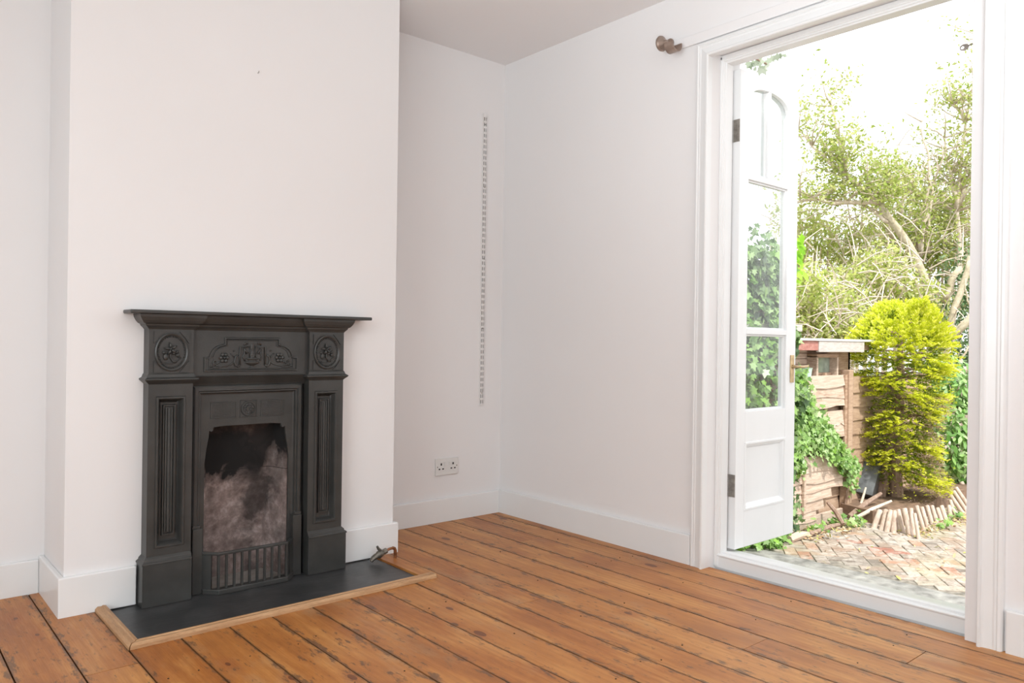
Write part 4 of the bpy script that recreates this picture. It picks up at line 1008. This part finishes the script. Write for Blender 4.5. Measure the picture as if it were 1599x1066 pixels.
# ---------------------------------------------------------------- laurel and fence rail at right
la = thing('laurel_bush', 'glossy green laurel bush at the right of the golden conifer', 'shrub')
cs = [at(x, y, d) for x, y, d in [(1495, 600, 7.6), (1470, 640, 7.6), (1510, 660, 7.5), (1485, 700, 7.5), (1515, 720, 7.4), (1500, 740, 7.5), (1530, 620, 7.6), (1465, 590, 7.7), (1540, 690, 7.4)]]
Pl, Nl = cloud(cs, [(.24, .24, .26)]*len(cs), 3000, .5)
leaves('foliage', Pl, Nl*1+np.array([-.3, -.6, .6]), .075, OVAL, laurelm, la, 'stuff', .5, [(-.2, -.2, -.6)]*len(Pl))
b = B()
for c_ in cs: tube(b, [(c_.x, c_.y, G), tuple(c_)], [.015, .008], 6)
obj('stems', b, barkm, la)
lf = bpy.data.objects['weeds']
b = B(); p0, p1 = at(1487, 577, 8.0), at(1560, 578, 8.0); tube(b, [p0, p1], .035, 8); ra = obj('wooden_rail', b, wood('pink_grey_rail', (.5, .33, .28), (.62, .46, .40), (.74, .6, .55), .8), None)
tag(ra, 'pinkish wooden rail end above the laurel beside the right door frame', 'rail')
b = B(); tube(b, [p0.lerp(p1, .6), Vector((p0.lerp(p1, .6).x, p0.lerp(p1, .6).y, G))], .04, 8); obj('post', b, barkm, ra)

# ---------------------------------------------------------------- trees and hedge beyond
def limb(bm, pts, rad, depth):
    P_ = [at(x, y, d if d else depth) for x, y, d in pts]; n_ = len(P_)
    # smooth by subdividing
    Q = []
    for i in range(n_-1):
        for t_ in (0, .5): Q.append(P_[i].lerp(P_[i+1], t_)+Vector(rng.normal(0, .012, 3)) if t_ else P_[i])
    Q.append(P_[-1]); m_ = len(Q)
    tube(bm, Q, [rad[0]+(rad[1]-rad[0])*i/(m_-1) for i in range(m_)], 6); return Q
def twigs(bm, Q, n, L_, up=.3):
    tips = []
    for _ in range(n):
        i = rng.integers(0, len(Q)); p = Q[i]; d = Vector(rng.normal(0, 1, 3)); d.z = abs(d.z)*.6+up; d.normalize()
        l_ = L_*rng.uniform(.4, 1.2); m_ = p+d*l_*.5+Vector(rng.normal(0, .05*L_, 3)); e = p+d*l_+Vector(rng.normal(0, .12*L_, 3))
        tube(bm, [p, m_, e], [.012, .008, .003], 4); tips += [m_, e, m_.lerp(e, .5)]
    return tips
tips = []
# leaning tree: its trunk runs from low right to upper left
tb = thing('leaning_tree', 'tree with a mossy trunk leaning left and thin leafy branches against the sky', 'tree')
b = B(); Dp = 9.0
T1 = limb(b, [(1462, 560, 8.9), (1450, 455, 8.9), (1428, 400, 9.0), (1400, 355, 9.0), (1373, 316, 9.0)], (.062, .040), Dp)
obj('trunk', b, mossbark, tb, smooth='all')
b = B()
Q1 = limb(b, [(1373, 316, 9.0), (1340, 290, 9.0), (1318, 268, 9.0), (1296, 255, 9.0), (1268, 228, 9.1), (1246, 200, 9.2)], (.034, .010), Dp)
Q2 = limb(b, [(1320, 270, 9.0), (1314, 240, 9.0), (1306, 200, 9.1), (1298, 165, 9.1), (1294, 140, 9.2)], (.025, .008), Dp)
Q3 = limb(b, [(1373, 316, 9.0), (1340, 316, 8.9), (1300, 318, 8.9), (1260, 312, 8.9), (1240, 318, 8.9)], (.035, .012), Dp)
Q4 = limb(b, [(1376, 318, 9.0), (1380, 285, 9.1), (1400, 290, 9.2), (1378, 255, 9.2)], (.02, .006), Dp)
Q5 = limb(b, [(1385, 345, 9.0), (1382, 345, 9.0), (1360, 325, 9.1), (1346, 320, 9.1)], (.03, .012), Dp)
tips = twigs(b, Q1, 30, .5) + twigs(b, Q2, 16, .4) + twigs(b, Q3, 26, .45, .1) + twigs(b, Q4, 12, .4)
obj('branches', b, branchm, tb, smooth='all')
tp = np.array([tuple(t_) for t_ in tips]); idx = rng.integers(0, len(tp), 5200); Pt = tp[idx]+rng.normal(0, .085, (5200, 3))
leaves('foliage', Pt, [(-.3, -.4, .8)]*len(Pt), .058, DIA, treem, tb, 'stuff', .8)
# second, multi-stemmed pale tree in the middle distance
tc_ = thing('pale_stemmed_tree', 'slender pale multi stemmed tree standing behind the leaning trunk', 'tree')
b = B(); Dp = 9.6
qs = []
for pts in ([(1437, 400), (1440, 370), (1448, 330), (1452, 290), (1450, 240), (1440, 190)], [(1434, 390), (1442, 350), (1455, 310), (1458, 285)], [(1408, 340), (1410, 310), (1420, 300), (1432, 285)], [(1432, 385), (1430, 355), (1426, 345)], [(1450, 395), (1450, 360), (1453, 320)], [(1395, 372), (1385, 350), (1370, 318), (1355, 300)]):
    qs += limb(b, [(x, y, 0) for x, y in pts], (.028, .010), Dp)
tips = twigs(b, qs, 60, .5)
obj('stems', b, branchm, tc_, smooth='all')
tp = np.array([tuple(t_) for t_ in tips]); idx = rng.integers(0, len(tp), 2600); Pt = tp[idx]+rng.normal(0, .09, (2600, 3)); Pt = Pt[Pt[:, 2] < 3.05]
leaves('foliage', Pt, [(-.3, -.4, .8)]*len(Pt), .060, DIA, treem, tc_, 'stuff', .8)
# tall tree at the right edge
te = thing('tall_airy_tree', 'tall airy tree with sparse yellow green leaves beside the right door frame', 'tree')
b = B(); Dp = 9.8; qs = []
for pts in ([(1500, 480), (1498, 400), (1494, 330), (1500, 260), (1508, 190), (1520, 120)], [(1494, 330), (1486, 290), (1478, 250), (1475, 215)], [(1498, 320), (1506, 280), (1512, 240)], [(1508, 190), (1496, 170), (1486, 158)], [(1520, 480), (1526, 300), (1532, 150), (1545, 60)]):
    qs += limb(b, [(x, y, 0) for x, y in pts], (.035, .010), Dp)
tips = twigs(b, qs, 120, .55)
obj('stems', b, branchm, te, smooth='all')
tp = np.array([tuple(t_) for t_ in tips]); idx = rng.integers(0, len(tp), 4200); Pt = tp[idx]+rng.normal(0, .09, (4200, 3))
leaves('foliage', Pt, [(-.3, -.4, .8)]*len(Pt), .058, DIA, treem, te, 'stuff', .8)
# dark evergreen with heavy pale limbs at the right
ev = thing('dark_evergreen', 'dark evergreen with thick bare limbs behind the conifer at the right', 'tree')
b = B(); Dp = 8.4
limb(b, [(1478, 600, 0), (1476, 520, 0), (1490, 480, 0), (1505, 440, 0), (1515, 400, 0)], (.045, .03), Dp)
limb(b, [(1455, 560, 8.2), (1480, 530, 8.1), (1505, 510, 8.0), (1530, 480, 8.0)], (.026, .036), Dp)
limb(b, [(1462, 530, 8.2), (1488, 520, 8.1), (1510, 500, 8.0)], (.02, .028), Dp)
limb(b, [(1470, 470, 8.6), (1485, 440, 8.6), (1500, 418, 8.6)], (.042, .032), Dp)
limb(b, [(1488, 600, 0), (1500, 560, 0), (1512, 540, 0)], (.015, .01), Dp)
limb(b, [(1508, 435, 8.2), (1510, 460, 8.2), (1516, 480, 8.2)], (.01, .008), Dp)
obj('limbs', b, mossbark, ev, smooth='all')
cs = [at(x, y, 9.0) for x, y in [(1500, 560), (1480, 540), (1520, 500), (1495, 460), (1530, 560), (1515, 420), (1470, 500), (1500, 600)]]
Pl, Nl = cloud(cs, [(.35, .35, .35)]*len(cs), 4200, .7)
leaves('foliage', Pl, Nl+np.array([0, 0, .4]), .050, OVAL, yewm, ev, 'stuff', .7)
# hedge shrubs: each its own mass
hed = [('left hand hedge shrub above the shed roof with small yellow green leaves', [(1250, 480), (1285, 500), (1260, 440), (1310, 470), (1235, 505), (1330, 508), (1300, 520)], 8.0, hedgem, 5200, .40),
       ('broad hedge shrub with reddish dead patches behind the golden conifer', [(1330, 440), (1370, 430), (1410, 450), (1350, 480), (1395, 490), (1440, 470), (1380, 410), (1425, 500)], 8.6, hedgem, 5200, .42),
       ('leafy green shrub filling the gap under the leaning branches at left', [(1250, 390), (1290, 380), (1330, 390), (1270, 350), (1245, 340), (1310, 410), (1225, 420), (1340, 360)], 9.8, hedgem, 5200, .48),
       ('light green shrub beneath the pale stems in the middle distance', [(1370, 370), (1400, 350), (1430, 370), (1410, 400), (1450, 390), (1440, 340), (1385, 300), (1440, 300), (1470, 400), (1400, 270)], 10.4, treem, 5200, .46),
       ('green shrub below the tall airy tree at the right', [(1480, 350), (1500, 380), (1515, 340), (1475, 410), (1520, 400), (1490, 320), (1530, 300), (1465, 330)], 10.6, treem, 4600, .46)]
for lab, pts, d_, m_, n_, r_ in hed:
    t_ = thing('hedge_shrub', lab, 'shrub', 'shrubs along the end of the garden')
    cs = [at(x, y, d_+rng.uniform(-.25, .25)) for x, y in pts]
    Pl, Nl = cloud(cs, [(r_*.8, r_*.8, r_*.62)]*len(cs), n_, .75)
    leaves('foliage', Pl, Nl+np.array([0, 0, .5]), .060, DIA, m_, t_, 'stuff', .8)
    b = B(); qs = []
    for c_ in cs:
        tube(b, [(c_.x, c_.y, G), tuple(c_+Vector((.05, 0, -.1))), tuple(c_+Vector((.12, 0, .3)))], [.03, .015, .006], 6); qs.append(c_)
    for _ in range(110):
        p = Vector(cs[rng.integers(0, len(cs))])+Vector(rng.normal(0, r_*.5, 3))-Vector((fw.x, fw.y, 0))*r_*.5; d = Vector(rng.normal(0, 1, 3)).normalized()
        tube(b, [p, p+d*.18+Vector((0, 0, .03)), p+d*.38], [.008, .006, .003], 4)
    obj('stems', b, branchm, t_)
# neighbouring house glimpsed through the foliage
ho = thing('neighbour_house', 'white rendered house with a grey roof glimpsed through the trees', 'house')
hx, hy = 10.8, 5.2
b = B(); box(b, hx-2.2, hx+2.6, hy-.2, hy+4, G, 2.2); obj('wall', b, rend, ho)
b = B(); loft(b, [[(hx-2.4, hy-.5, 2.2), (hx+2.8, hy-.5, 2.2), (hx+2.8, hy+4.3, 2.2), (hx-2.4, hy+4.3, 2.2)], [(hx-1.4, hy+1.7, 3.3), (hx+1.8, hy+1.7, 3.3), (hx+1.8, hy+2.1, 3.3), (hx-1.4, hy+2.1, 3.3)]]); obj('roof', b, rooft, ho)
for x in (hx-1.3, hx+.6):
    f_ = obj('window', bx(x, x+.9, hy-.26, hy-.2, .9, 1.9), outwhite, ho); obj('pane', bx(x+.08, x+.82, hy-.27, hy-.255, .98, 1.82), shedglass, f_)
